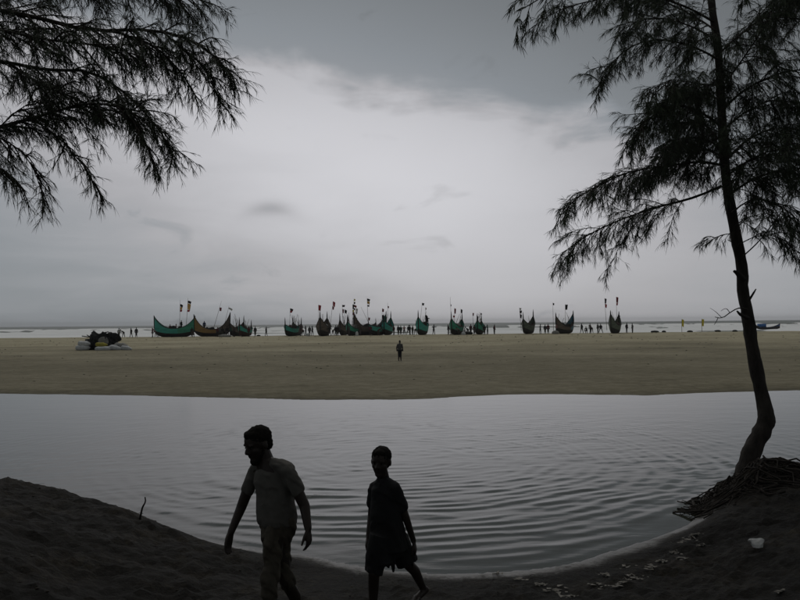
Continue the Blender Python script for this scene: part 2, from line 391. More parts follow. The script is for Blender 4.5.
# ------------------------------------------------------------------ the near bank
# waterline / bank crest traced as (px, py, height of the crest) and laid out on the ground
_tr = [(-260, 452, .5), (-120, 466, .5), (0, 479, .46), (60, 488, .40), (140, 511, .28), (200, 530, .14), (255, 545, .06), (310, 556, .0), (365, 567, .0),
       (440, 574, .0), (520, 571, .0), (580, 561, .0), (640, 543, .0), (676, 524, .10), (706, 502, .22), (745, 483, .30), (800, 479, .32), (880, 474, .3), (1050, 455, .3)]
_sh = np.array([on_z(a, b, h) for a, b, h in _tr]); _hh = np.array([t_[2] for t_ in _tr])
_hh[:8] *= np.array([1.1, 1.1, 1.12, 1.2, 1.3, 1.3, 1.3, 1.0])
_sh[:, 1] += _hh * 0.45                              # the foot lies a little beyond the crest
_xs = np.concatenate([[-120, -40], _sh[:, 0], [40, 120]]); _ys = np.concatenate([[26, 18], _sh[:, 1], [20, 26]])
_hb = np.concatenate([[.5, .5], _hh, [.3, .3]])
_o = np.argsort(_xs); _xs, _ys, _hb = _xs[_o], _ys[_o], _hb[_o]
_fx = np.linspace(-120, 120, 6001); _fy = np.interp(_fx, _xs, _ys)
_k = np.exp(-np.linspace(-2, 2, 21) ** 2); _k /= _k.sum()
_fy = np.convolve(np.pad(_fy, 10, 'edge'), _k, 'valid')
def y_shore(x): return np.interp(x, _fx, _fy) + 0.10 * (fbm(np.asarray(x) * 1.7, np.asarray(x) * 0 + 3.3, 3) - 0.5)
_nx = np.linspace(-14, 14, 400); _npt = np.stack([_nx, y_shore(_nx)], 1)
def shore_dist(x, y):                                 # signed, + on the bank
    x = np.asarray(x, float); y = np.asarray(y, float)
    sh = x.shape; X = x.ravel(); Y = y.ravel(); D = np.empty(len(X))
    for i in range(0, len(X), 20000):
        a = X[i:i + 20000, None] - _npt[None, :, 0]; b = Y[i:i + 20000, None] - _npt[None, :, 1]
        D[i:i + 20000] = np.sqrt((a * a + b * b).min(1))
    far = np.abs(X) > 13.5
    raw = y_shore(X) - Y
    D = np.where(far, np.abs(raw) * 0.9, D)
    return (np.sign(raw) * D).reshape(sh)
TREE = on_z(746, 474, 0.42)                           # foot of the tree at the right
_pr = random.Random(7); _prints = []
for _x0, _y0, _da in ((3.4, 8.0, 2.9), (-0.9, 6.9, 3.0), (-2.2, 8.6, 2.6), (4.6, 9.2, 3.4)):
    for _i in range(8):
        _prints.append((_x0 + math.cos(_da) * .36 * _i + _pr.uniform(-.05, .05), _y0 + math.sin(_da) * .36 * _i + (.11 if _i % 2 else -.11), _da + _pr.uniform(-.25, .25)))
def bank_z(x, y, d=None):
    x = np.asarray(x, float); y = np.asarray(y, float)
    if d is None: d = shore_dist(x, y)
    hb = np.interp(x, _xs, _hb)
    z = np.where(d > 0, 0.055 * np.minimum(d, 4), 0.5 * d) + hb * smooth(-0.05, 0.55, d)
    z = z + 0.55 * smooth(5.2, 1.0, y) + 0.45 * smooth(-1.8, -5.0, x) * smooth(0.5, 3.5, d)
    r2 = (x - TREE[0]) ** 2 + (y - TREE[1] + 0.25) ** 2
    z = z + 0.22 * np.exp(-r2 / 0.8)
    amp = smooth(0.05, 0.9, d)
    z = z + amp * (0.20 * (fbm(x * 0.9, y * 0.9, 3) - 0.5) + 0.13 * (fbm(x * 3.4 + 7, y * 3.4, 4, 0.6) - 0.5)
                   + 0.060 * (fbm(x * 9, y * 9 + 3, 2, 0.6) - 0.5) + 0.030 * (vnoise(x * 19 + 5, y * 19) - 0.5))
    for fx_, fy_, fa_ in _prints:                     # trodden footprints
        u_ = (x - fx_) * math.cos(fa_) + (y - fy_) * math.sin(fa_); v_ = -(x - fx_) * math.sin(fa_) + (y - fy_) * math.cos(fa_)
        e_ = (u_ / .14) ** 2 + (v_ / .055) ** 2; z = z - 0.035 * np.exp(-e_ * e_) * amp + 0.012 * np.exp(-(np.sqrt(e_) - 1.45) ** 2 * 6) * amp
    z = np.where(d > 0.02, np.maximum(z, 0.004 + 0.02 * np.minimum(d, 1)), z)
    return z
def zg(x, y): return float(bank_z(np.array([float(x)]), np.array([float(y)]))[0])

gx = np.concatenate([-np.geomspace(120, 9.2, 30), np.arange(-9, 9.01, 0.05), np.geomspace(9.2, 120, 30)])
gy = np.concatenate([-np.geomspace(90, 1, 24), np.arange(-0.5, 4.0, 0.25), np.arange(4.0, 13.6, 0.045), np.geomspace(13.7, 30, 14)])
X, Y = np.meshgrid(gx, gy); D = shore_dist(X, Y); Z = np.maximum(bank_z(X, Y, D), -0.7)
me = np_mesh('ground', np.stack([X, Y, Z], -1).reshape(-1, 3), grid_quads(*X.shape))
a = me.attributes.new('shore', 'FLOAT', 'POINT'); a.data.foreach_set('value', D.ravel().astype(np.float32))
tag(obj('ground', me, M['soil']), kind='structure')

# ------------------------------------------------------------------ the lagoon
wx = np.concatenate([-np.geomspace(110, 17.3, 40), np.arange(-17, 17.01, 0.075), np.geomspace(17.3, 110, 40)])
wy = [7.0]
while wy[-1] < 36: wy.append(wy[-1] + 0.040 + max(0, wy[-1] - 9) * 0.0045)
wy = np.array(wy)
X, Y = np.meshgrid(wx, wy); D = -shore_dist(X, Y)
warp = 0.8 * (fbm(X * 0.35 + 4, Y * 0.35, 3) - 0.5) + 0.22 * (fbm(X * 1.3, Y * 1.3 + 8, 2) - 0.5)
RX, RYc = -0.2, 15.4                                   # the rings spread from out in the lagoon
RD = np.hypot(X - RX, Y - RYc)
def train(ph, lam, amp, sharp=1.6, wfac=1.0, off=0.0):
    s_ = 0.5 + 0.5 * np.sin(2 * math.pi * ((ph + warp * wfac) / lam + off))
    return amp * s_ ** sharp
th_ = np.arctan2(Y - RYc, X - RX)                      # -pi/2 = towards the viewer
near = smooth(0.05, 0.7, D)
envR = np.exp(-((th_ + 0.70) / 0.70) ** 2) * np.exp(-((RD - 6.4) / 2.6) ** 2) * near
envL = np.exp(-((th_ + 2.15) / 0.50) ** 2) * np.exp(-((RD - 4.4) / 2.0) ** 2) * near
envA = near * np.exp(-((RD - 4.5) / 4.5) ** 2)
brk = 0.15 + 1.5 * smooth(0.25, 0.75, fbm(X * 0.9 + 30, Y * 0.9, 3))
brk2 = 0.15 + 1.5 * smooth(0.3, 0.7, fbm(X * 1.7 + 3, Y * 1.7 + 50, 3))
Zw = envR * brk * train(RD, 0.43, 0.0120, 1.8, .7) + envL * brk * train(RD, 0.60, 0.0130, 1.8, .7, .3) + envA * brk2 * train(RD, 0.29, 0.0050, 1.4, .9, .7)
Zw += smooth(0.02, 0.25, D) * np.exp(-D / 0.7) * brk * train(D, 0.42, 0.007, 1.5, .5)      # small wavelets running up the shore
# fine chop crossing the arcs
ang = 0.35
U = X * math.cos(ang) + Y * math.sin(ang); Vv = -X * math.sin(ang) + Y * math.cos(ang)
chop = fbm(U * 2.2 + 3, Vv * 6.5, 3, 0.6) - 0.5
Zw += (0.009 * envA + 0.0030 * np.exp(-np.maximum(np.abs(X) - 8, 0) / 5) * smooth(0.1, 1, D)) * chop * (0.3 + 1.4 * fbm(X * 0.25 + 9, Y * 0.25, 2))
Zw += 0.003 * (fbm(X * 0.7, Y * 2.4, 2) - 0.5)
me = np_mesh('water', np.stack([X, Y, Zw], -1).reshape(-1, 3), grid_quads(*X.shape))
tag(obj('water', me, M['water']), kind='structure')

# ------------------------------------------------------------------ the sand flat between lagoon and sea
_ft = [(-400, 392), (0, 393), (150, 396.5), (300, 399.5), (380, 400), (430, 399), (470, 396.5), (520, 394.5), (560, 394), (640, 395), (700, 393), (800, 390.5), (1200, 386)]
_fs = np.array([on_z(a, b, 0.0) for a, b in _ft])
def y_far(x): return np.interp(x, _fs[:, 0], _fs[:, 1]) + 0.9 * (fbm(np.asarray(x) * 0.22, np.asarray(x) * 0 + 5, 4) - 0.5) + 0.25 * (fbm(np.asarray(x) * 1.5, np.asarray(x) * 0 + 2, 2) - 0.5)
def sand_z(x, y):
    x = np.asarray(x, float); y = np.asarray(y, float)
    d = y - y_far(x)
    z = np.where(d < 0, 0.12 * d, 0.10 * smooth(0, 2.2, d) + 0.04 * smooth(2, 20, d)) + np.interp(y, [28, 48, 75, 128, 134, 190], [0, .12, .25, .52, .50, -2.2])
    z = z + smooth(0.4, 4, d) * (0.10 * (fbm(x * 0.12, y * 0.12, 3) - 0.5) + 0.05 * (fbm(x * 0.9, y * 0.9, 3) - 0.5))
    return z
def zs(x, y): return float(sand_z(np.array([float(x)]), np.array([float(y)]))[0])
sy = np.concatenate([np.arange(23, 34, 0.12), np.arange(34, 60, 0.3), np.arange(60, 136, 0.8), np.arange(136, 196, 4)])
su = np.linspace(-1, 1, 420)
X = su[None, :] * (30 + sy[:, None] * 1.25); Y = np.repeat(sy[:, None], len(su), 1)
Z = sand_z(X, Y)
me = np_mesh('beach', np.stack([X, Y, Z], -1).reshape(-1, 3), grid_quads(*X.shape))
a = me.attributes.new('shore', 'FLOAT', 'POINT'); a.data.foreach_set('value', (Y - y_far(X)).ravel().astype(np.float32))
tag(obj('beach', me, M['sand']), kind='structure')

# ------------------------------------------------------------------ the sea with its lines of surf
SEA = -0.42
ey = np.concatenate([np.arange(138, 330, 0.9), np.arange(330, 620, 2.2), np.geomspace(622, 3600, 70)])
eu = np.linspace(-1, 1, 560)
X = eu[None, :] * (80 + ey[:, None] * 0.85); Y = np.repeat(ey[:, None], len(eu), 1)
Z = np.full(X.shape, SEA); FO = np.zeros(X.shape)
wob = 16 * (fbm(X * 0.012, Y * 0 + 2, 3) - 0.5)
for k, (yc, h, wd) in enumerate([(166, .22, 3), (184, .35, 4), (203, .6, 5), (228, .9, 6), (258, 1.15, 7), (294, 1.3, 8), (340, 1.35, 9), (398, 1.3, 10), (470, 1.2, 12), (560, .9, 14)]):
    seg = 0.55 * fbm(X * 0.018 + 11 * k, X * 0 + 3.7 * k, 3) + 0.45 * fbm(X * 0.085 + 7 * k, X * 0 + 1.7 * k, 3)
    act = smooth(0.36 + 0.008 * k, 0.50 + 0.008 * k, seg)
    yy = Y - (yc + wob + 10 * (fbm(X * 0.02 + 5 * k, X * 0 + k, 2) - 0.5))
    Z += h * (0.5 + 0.5 * act) * np.exp(-np.where(yy < 0, (yy / (wd * 0.35)) ** 2, (yy / wd) ** 2))
    trail = np.exp(-np.maximum(yy, 0) / (wd * 2.4)) * smooth(-wd * 0.9, -wd * 0.2, yy)
    FO = np.maximum(FO, act * trail * (1.45 - 0.050 * k))
inner = smooth(400, 240, Y) * 0.70 * smooth(0.30, 0.50, fbm(X * 0.022, Y * 0.05, 4))
FO = np.maximum(FO, inner)
Z += 0.10 * (fbm(X * 0.09, Y * 0.14, 3) - 0.5) * smooth(140, 170, Y)
me = np_mesh('sea', np.stack([X, Y, Z], -1).reshape(-1, 3), grid_quads(*X.shape))
a = me.attributes.new('foam', 'FLOAT', 'POINT'); a.data.foreach_set('value', FO.ravel().astype(np.float32))
tag(obj('sea', me, M['sea']), kind='structure')

# ------------------------------------------------------------------ boats drawn up along the sea
BY = 129.0                                            # metres to the row of boats
MPP = BY / F                                          # metres per photo pixel there
def ground_at(px, Y):                                 # a spot on the sand seen in photo column px, Y metres ahead
    x = at(px, 336.0, Y)[0]; return np.array([x, Y, zs(x, Y)])
def hull_parts(L, B, tl, tr, low, mat_top, mat_low, root, zk=0.95, right_mat=None, p=2.6, spike=0.22):
    tl, tr = tl - spike + .22, tr - spike + .22
    n = 33; T = np.linspace(-1, 1, n)
    tip = np.where(T < 0, tl, tr)
    zsheer = low + (tip - low) * np.abs(T) ** p
    zkeel = zk * np.abs(T) ** 4.4
    xs_ = T * L / 2 * (1 - 0.03 * np.abs(T) ** 6)
    hb = B / 2 * (1 - np.abs(T) ** (p - 0.4)) + 0.03
    zp = np.clip(0.62 + 0.50 * T ** 2, zkeel, zsheer - 0.05)      # line between tar and paint
    def wid(z): return hb * np.clip((z - zkeel) / (zsheer - zkeel + 1e-6), 0, 1) ** 0.27
    def strip(z0, z1, rows, sc_=1.0, cap=False):
        V = []; Fc = []
        for side in (-1, 1):
            base = len(V)
            for r_ in range(rows + 1):
                z = z0 + (z1 - z0) * r_ / rows; wv = wid(z) * sc_
                for i in range(n): V.append([xs_[i], side * max(wv[i], 0.0), z[i]])
            for r_ in range(rows):
                for i in range(n - 1):
                    a_ = base + r_ * n + i; q = (a_, a_ + 1, a_ + n + 1, a_ + n)
                    Fc.append(q if side < 0 else q[::-1])
        return V, Fc
    mb = MB(); mb.add(*strip(zkeel, zp, 5)); mb.build('hull', mat_low, root)
    mb = MB(); mb.add(*strip(zp, zsheer, 4))
    V, Fc = strip(zp, zsheer - 0.02, 2, 0.93); mb.add(V, [f[::-1] for f in Fc])
    top = mb.build('painted_side', mat_top, root)
    if right_mat is not None:                         # the far end painted another colour
        top.data.materials.append(right_mat)
        for p in top.data.polygons: p.material_index = 1 if p.center[0] > 0.1 * L else 0
    # gunwale rails, one along each side
    for side in (-1, 1):
        mb = MB(); mb.tube(np.stack([xs_, side * hb, zsheer + 0.01], 1), 0.05, 5); mb.build('gunwale', mat_low, root)
    # deck inside
    zd = np.full(n, low - 0.30) + (zsheer - low) * 0.55; V = []; Fc = []
    for i in range(n):
        wv = wid(np.minimum(zd, zsheer - 0.02))[i] * 0.92
        V += [[xs_[i], -wv, zd[i]], [xs_[i], wv, zd[i]]]
    for i in range(n - 1): Fc.append((2 * i, 2 * i + 2, 2 * i + 3, 2 * i + 1))
    mb = MB(); mb.add(V, Fc); mb.build('deck', M['deck'], root)
    for t_ in (-0.45, -0.1, 0.3):                     # thwarts
        i = int((t_ + 1) / 2 * (n - 1)); mb = MB()
        mb.box((xs_[i], 0, zsheer[i] - 0.06), (0.10, hb[i] * 0.95, 0.03)); mb.build('thwart', M['deck'], root)
    for s_ in (-1, 1):                                # stem and stern posts
        i = 0 if s_ < 0 else n - 1
        mb = MB(); mb.tube([[xs_[i] * 0.985, 0, zkeel[i] - 0.1], [xs_[i] * 1.0, 0, (zkeel[i] + zsheer[i]) / 2], [xs_[i] * 1.005, 0, zsheer[i] - 0.1], [xs_[i] * 1.012, 0, zsheer[i] + spike * .5], [xs_[i] * 1.03, 0, zsheer[i] + spike]], [0.09, 0.09, 0.10, 0.075, 0.02], 6)
        mb.build('stem_post', mat_low, root)
_flag_seed = [0]
def flag_mesh(wd, ht):
    _flag_seed[0] += 1; ph = _flag_seed[0] * 1.7
    nx, nz = 7, 6; V = []
    for j in range(nz):
        for i in range(nx):
            u = i / (nx - 1); v = j / (nz - 1)
            V.append([u * wd * (1 - 0.25 * v), 0.10 * wd * math.sin(u * 6 + ph + v * 2) * u, -v * ht - 0.25 * u * u * wd * (1 + math.sin(ph))])
    return np_mesh('flag', V, grid_quads(nz, nx))
def mast(root, inv, p0, p1, flags, thick=0.035):
    """p0, p1 world points of foot and top; flags: (fraction of height at its top, height m, width m, material)"""
    a_ = inv @ Vector(p0); b_ = inv @ Vector(p1)
    mb = MB(); mid = (a_ + b_) / 2 + Vector((0.03, 0.02, 0))
    mb.tube([list(a_), list(mid), list(b_)], [thick, thick * 0.8, thick * 0.45], 5)
    mo = mb.build('flag_pole', M['bamboo'], root)
    rz_inv = inv.to_3x3().to_euler().z
    for fr, ht, wd, mt in flags:
        f_ = obj('flag', flag_mesh(wd, ht), M[mt], mo); f_.location = a_.lerp(b_, fr); f_.rotation_euler.z = rz_inv
boats_px = []
def boat(name, cx, Yo, L, B, yaw, tl, tr, low, mt, ml, label, short, masts=(), right=None, tilt=0.0, clutter=0):
    Yb = BY + Yo; g = ground_at(cx, Yb); k = Yb / F
    root = empty(name, (g[0], g[1], g[2] - 0.06), R(yaw)); root.rotation_euler.x = R(tilt)
    tag(root, label, 'boat', 'fishing boats drawn up on the beach')
    if abs(yaw) > 30: B *= .92; low -= .2
    hull_parts(L, B, tl, tr, low, M[mt], M[ml], root, right_mat=M[right] if right else None, p=2.5 if abs(yaw) < 30 else (2.8 if yaw < 66 else 3.2), spike=.22 if abs(yaw) < 30 else (.6 if yaw < 66 else 1.15))
    if abs(yaw) > 30:
        r_ = random.Random(int(cx)); L2 = L * .3
        for q in range(r_.randint(3, 5)):                 # poles and oars stacked aboard
            x0 = r_.uniform(-L2, L2); y0 = r_.uniform(-.35, .35) * B; z1 = r_.uniform(2.4, 3.9); mb = MB()
            mb.tube([[x0, y0, .8], [x0 + r_.uniform(-.2, .2), y0 + r_.uniform(-.1, .1), (z1 + .8) / 2], [x0 + r_.uniform(-.7, .7), y0 + r_.uniform(-.5, .5), z1]], [.04, .035, .022], 5); mb.build('pole', M['bamboo'], root)
        for q in range(2):
            x0 = r_.uniform(-L2, L2); mb = MB(); mb.ball((x0, r_.uniform(-.3, .3), low + .15), (r_.uniform(.3, .55), r_.uniform(.3, .5), r_.uniform(.35, .6)), n=9, m_=6); mb.build('net_heap', M[r_.choice(('net', 'redlead', 'sack_grey', 'net'))], root)
    inv = (Matrix.Translation(root.location) @ root.rotation_euler.to_matrix().to_4x4()).inverted()
    for (xb, xt, yt, fl) in masts:                    # foot column, top column, top row, flags in pixels
        p0 = np.array([at(xb, 336, Yb)[0], Yb, g[2] + 0.5]); p1 = at(xt, yt, Yb)
        H = p1[2] - p0[2]
        mast(root, inv, p0, p1, [(1 - (y0 - yt) * k / H, (y1 - y0) * k, wp * k, c) for (y0, y1, wp, c) in fl])
    for q in range(clutter):                          # heaped nets aboard
        r_ = random.Random(q + int(cx)); mb = MB()
        mb.ball((r_.uniform(-.2, .2) * L, r_.uniform(-.2, .2), low + 0.05), (r_.uniform(.3, .6), .35, r_.uniform(.25, .5)))
        mb.build('net_heap', M['net'], root)
    boats_px.append((cx, short))
    return root
moon = 'moon_boat'
boat(moon, 174.6, 0, 6.75, 1.9, 6, 3.45, 3.35, 1.45, 'teal', 'tar', 'long teal boat seen side-on with two tall banners of black, orange and red', 'long teal',
     [(179, 180.2, 300, [(304, 306.6, 3.0, 'f_black'), (307, 309.6, 2.6, 'f_orange'), (309.8, 311.8, 2.6, 'f_red')]),
      (185.5, 188.0, 298, [(300.6, 303, 3.6, 'f_black'), (303.3, 309.4, 3.2, 'f_orange'), (309.8, 311.8, 3.0, 'f_red')])], right='green', clutter=2)
boat(moon, 212.2, 1, 6.0, 1.9, 14, 3.6, 3.9, 1.25, 'ochre', 'tar', 'ochre and dark brown crescent boat with long leaning bamboo poles', 'ochre',
     [(212, 221.5, 301, [(307.5, 311, 2.2, 'f_maroon')]), (222, 229, 306, [(307.5, 309.2, 4.0, 'f_white')])], right='brown', clutter=3)
boat(moon, 237.0, 4, 6.4, 1.7, 80, 3.2, 3.4, 1.4, 'brown', 'tar', 'narrow dark brown boat end-on with one tall pointed prow', 'narrow brown', [(233.4, 233.4, 319, [])], clutter=1)
boat(moon, 245.5, 0, 6.0, 1.75, 82, 3.0, 2.6, 1.35, 'teal', 'redlead', 'small teal boat end-on with dark red bottom beside the narrow brown one', 'small red-bottomed', [])
boat(moon, 292.0, 0, 6.0, 1.7, 76, 2.9, 2.6, 1.5, 'teal', 'tar', 'teal boat end-on under a single red and black flag, leftmost of the middle cluster', 'lone-flag teal',
     [(289.5, 290.2, 308, [(308.4, 310.6, 3.2, 'f_black'), (310.8, 312.8, 2.4, 'f_red')])])
boat(moon, 297.3, 5, 6.2, 1.5, 84, 3.3, 3.0, 1.4, 'brown', 'tar', 'dark brown boat end-on half hidden behind the lone-flag teal boat', 'half-hidden brown', [(299.4, 299.8, 320, [])])
boat(moon, 323.8, -2, 7.0, 2.35, 86, 4.0, 3.9, 1.6, 'brown', 'tar', 'broad greyish brown boat end-on with twin sharp tips and two red flags', 'broad twin-tipped',
     [(319.2, 318.4, 304.5, [(305, 310.5, 2.8, 'f_red')]), (329.6, 333.0, 301, [(301.5, 306.2, 2.4, 'f_red'), (306.4, 309.6, 1.8, 'f_maroon')]), (318.5, 318.6, 316, [])], clutter=1)
boat(moon, 344.2, 5, 6.0, 1.5, 80, 3.6, 3.3, 1.4, 'brown', 'tar', 'slim dark boat with ragged black flags, left of the green mast boat', 'slim black-flagged',
     [(343.5, 342.2, 304.5, [(305, 307, 3, 'f_black'), (309, 313, 1.6, 'f_maroon')]), (345, 344.6, 309, [(309.6, 313, 2.4, 'f_black')])], clutter=1)
boat(moon, 352.4, -1, 6.0, 1.7, 78, 3.3, 2.8, 1.4, 'green', 'tar', 'green boat end-on under a mast crowded with small flags', 'crowded-mast green',
     [(353, 354, 298.5, [(299, 301, 1.5, 'f_yellow'), (302, 304, 1.6, 'f_black'), (304.8, 307, 3.0, 'f_maroon'), (308, 310, 1.6, 'f_black')]),
      (352.7, 352.6, 304, [(304.5, 309, 1.6, 'f_black'), (310, 312, 1.6, 'f_yellow'), (312.4, 315, 1.6, 'f_maroon')]),
      (356.0, 355.8, 308, [(308.4, 311, 2.2, 'f_white'), (311.4, 314, 1.8, 'f_white')])])
boat(moon, 364.8, 1, 3.9, 1.8, 22, 3.8, 2.0, 1.5, 'brown', 'tar', 'dark brown boat seen side-on with high left prow and thin crossed poles', 'high-prowed brown',
     [(368.5, 367.0, 298, [(298.6, 300.8, 3.2, 'f_black'), (301, 303.6, 2.8, 'f_orange'), (305, 306.6, 2.4, 'f_black')]), (373, 361, 307, []), (368.6, 368.4, 317, [(317.6, 320.5, 1.8, 'f_maroon')])], clutter=2)
boat(moon, 377.6, 0, 6.0, 2.0, 62, 2.2, 3.9, 1.6, 'teal', 'tar', 'bright teal boat turned three-quarters, its tip under a maroon pennant', 'three-quarter teal',
     [(381.5, 382.3, 308, [(308.6, 311.8, 1.8, 'f_maroon')])], clutter=1)
boat(moon, 387.6, 2, 6.2, 2.0, 80, 3.4, 3.9, 1.6, 'teal', 'tar', 'teal boat with thin tall mast, rightmost of the crowded middle cluster', 'thin-mast teal',
     [(388.6, 387.6, 302.5, [(306, 308, 1.4, 'f_maroon')]), (382.6, 382.2, 314, [(315, 319, 2.0, 'f_black')])], clutter=1)
boat(moon, 422.4, -1, 6.2, 1.9, 76, 3.9, 3.2, 1.7, 'teal', 'tar', 'lone teal boat end-on with a dark flag on a leaning pole', 'lone leaning-pole teal',
     [(419.4, 422.2, 302.5, [(303, 305.4, 2.2, 'f_black')]), (425.4, 425.5, 307, [(307.6, 309.6, 1.0, 'f_maroon'), (315, 320, 1.8, 'f_black')])], clutter=2)
boat(moon, 457.0, -1, 6.6, 1.9, 70, 3.6, 3.5, 1.5, 'green', 'tar', 'green boat with two dark tall tips and a thin bare pole', 'bare-pole green',
     [(452.0, 450.2, 297, [(304.5, 306.5, 0.9, 'f_black')]), (454.6, 454.4, 308, [(308.4, 313.5, 1.7, 'f_maroon')]), (461, 460.8, 308.6, [(309.2, 313, 1.8, 'f_black')]), (453, 453.2, 315, [(315.5, 317.4, 1.8, 'f_red')])], clutter=1)
boat(moon, 479.6, 0, 6.4, 1.7, 78, 3.3, 3.2, 1.4, 'green', 'tar', 'dark green boat end-on between bending people, right of the bare-pole boat', 'dark green',
     [(474, 472.6, 312.5, [(313, 316, 1.4, 'f_maroon')]), (480.4, 480.6, 312.5, [(313, 314.8, 1.4, 'f_black')]), (476.6, 476.8, 315, [(316, 320, 1.8, 'f_black')])])
boat(moon, 528.6, -1, 6.6, 1.7, 66, 3.4, 3.9, 1.6, 'drab', 'tar', 'drab olive boat with two raised tips and a ragged black flag', 'drab olive',
     [(521.4, 519.4, 307.5, [(308, 310, 2.0, 'f_white'), (310.4, 313.4, 2.4, 'f_black'), (314, 318, 2.0, 'f_black')])], clutter=1)
boat(moon, 565.0, -1, 6.5, 1.9, 52, 3.3, 3.7, 1.35, 'brown', 'tar', 'blue-ended boat seen three-quarters with a black flag amidships', 'blue-ended',
     [(553.6, 552.8, 302.5, [(303, 305, 1.6, 'f_black')]), (565.6, 565.2, 304.2, [(304.6, 309.8, 2.6, 'f_black')])], right='blue')
boat(moon, 615.2, -1, 6.7, 1.75, 63, 3.6, 3.5, 1.5, 'drab', 'tar', 'dark boat with two tall red and black pennants, rightmost on the beach', 'rightmost dark',
     [(607, 604.6, 298, [(298.5, 303.4, 2.0, 'f_black'), (303.8, 307.4, 2.0, 'f_red')]), (617.4, 616.2, 296.6, [(297, 302.6, 2.2, 'f_maroon'), (303, 305.4, 1.6, 'f_red')]), (618, 618, 314, [(315, 319, 2.2, 'f_black')])], clutter=2)

# blue boat riding in the surf, seen past the tree
b_ = empty('fishing_boat', (at(768, 328, 205)[0], 205, SEA + 0.45), R(4))
tag(b_, 'low blue boat afloat in the surf to the right of the tree trunk', 'boat')
hull_parts(6.6, 1.8, 1.1, 1.5, 0.6, M['deep_blue'], M['tar'], b_, zk=0.4)
mb = MB(); mb.box((-1.7, 0, 1.1), (.9, .6, .45)); mb.build('cabin', M['deep_blue'], b_)
# yellow marker flags in the shallows
for px, lb in ((682, 'yellow marker flag on a pole at the surf, the left one of two'), (702, 'yellow marker flag on a pole at the surf, nearer the tree trunk')):
    g = ground_at(px, 139); t_ = empty('marker_flag', (g[0], 139, g[2])); tag(t_, lb, 'flag', 'yellow flags at the surf')
    mb = MB(); mb.tube([[0, 0, -0.3], [0, 0, 1.2], [0.02, 0, 2.5]], [0.04, 0.035, 0.02], 6); mb.build('pole', M['bamboo'], t_)
    f_ = obj('cloth', flag_mesh(0.42, 1.25), M['f_yellow'], t_); f_.location = (0.01, 0, 2.45)

# ------------------------------------------------------------------ people on the beach (about ten pixels tall)
def limb(mb, P, rad, n=8, k=4):
    P = [np.asarray(p, float) for p in P]
    for i in range(len(P) - 1):
        t = np.linspace(0, 1, k)[:, None]
        mb.tube(P[i] * (1 - t) + P[i + 1] * t, np.linspace(rad[i], rad[i + 1], k), n)
    for p, r_ in zip(P, rad): mb.ball(p, r_, n=n, m_=6)
def small_person(pose):
    mb = MB(); s = {'stand': (0.09, 0.0), 'walk': (0.16, 0.26), 'stoop': (0.10, 0.1), 'arms': (0.1, 0.1), 'squat': (0.1, 0.0)}[pose]
    drop = 0.42 if pose == 'squat' else 0.0
    lean = 0.42 if pose == 'stoop' else (0.1 if pose == 'squat' else 0.0)
    hip = 0.86 - drop
    for sd in (-1, 1):
        fx = sd * s[1]
        if pose == 'squat': limb(mb, [(sd * .09, 0, hip), (sd * .16 + .02, -.34, hip + .06), (sd * .12, -.10, .06)], [.09, .07, .05]); 
        else: limb(mb, [(sd * .08, 0, hip), (sd * s[0] * .8 + fx * .4, -.02 * sd, .46), (sd * .09 + fx, .02 * sd, .07)], [.095, .07, .05])
        mb.ball(((sd * .09 + fx) if pose != 'squat' else sd * .12, -.06, .035), (.05, .12, .035))
    sh = np.array([-lean, -0.02, hip + 0.50 - lean * 0.55])
    mb.loft([((0, 0, hip - .1), .15, .11, 0), ((-lean * .25, 0, hip + .12), .14, .10, 0), ((-lean * .7, 0, hip + .36 - lean * .3), .18, .11, 0), (tuple(sh), .14, .09, 0)], 12)
    mb.ball(sh + (-.06 * (lean > .2), -.02, .17), (.085, .10, .12)); limb(mb, [sh, sh + (-.04 * (lean > .2), 0, .12)], [.06, .05])
    for sd in (-1, 1):
        a0 = sh + (sd * .17, 0, -.05)
        if pose == 'arms': limb(mb, [a0, a0 + (sd * .2, -.05, -.15), a0 + (sd * .12, -.25, .02)], [.055, .045, .035])
        elif pose in ('stoop', 'squat'): limb(mb, [a0, a0 + (-.06, -.12, -.26), a0 + (-.08, -.20, -.46)], [.055, .045, .035])
        else: limb(mb, [a0, a0 + (sd * .07, .04, -.28), a0 + (sd * .07 + s[1] * .3 * -sd, -.05, -.54)], [.055, .045, .035])
    me = organic(mb, 'person', 0.032, 4, 0.4)
    for k in ('skin', 'shirt', 'lower', 'hair'): me.materials.append(None)
    nz = np.array([p.center for p in me.polygons]); V_ = []
    head_z = sh[2] + 0.10
    for p, c in zip(me.polygons, nz):
        arm = abs(c[0] - sh[0]) > .22 and c[2] < sh[2] - .2 and c[2] > hip * .5
        if c[2] > head_z: i = 3 if (c[2] > head_z + .13 or c[1] > .02) else 0
        elif arm: i = 0
        elif c[2] > hip + .02: i = 1
        elif c[2] > hip * .42: i = 2
        else: i = 0
        p.material_index = i
    return me
poses = {p: small_person(p) for p in ('stand', 'walk', 'stoop', 'arms', 'squat')}
shirts = {'dark': (0.02, 0.02, 0.022), 'grey': (0.09, 0.09, 0.09), 'maroon': (0.10, 0.025, 0.03), 'pale': (0.34, 0.34, 0.33), 'brown': (0.07, 0.05, 0.04),
          'pink': (0.26, 0.13, 0.13), 'green': (0.03, 0.08, 0.06), 'blue': (0.04, 0.06, 0.13)}
SM = {k: mat('shirt_' + k, v, None, 9, 0.9) for k, v in shirts.items()}
LW = [mat('wrap_' + k, v, None, 9, 0.9) for k, v in dict(dark=(0.02, 0.02, 0.024), check=(0.08, 0.07, 0.07), olive=(0.05, 0.05, 0.035)).items()]
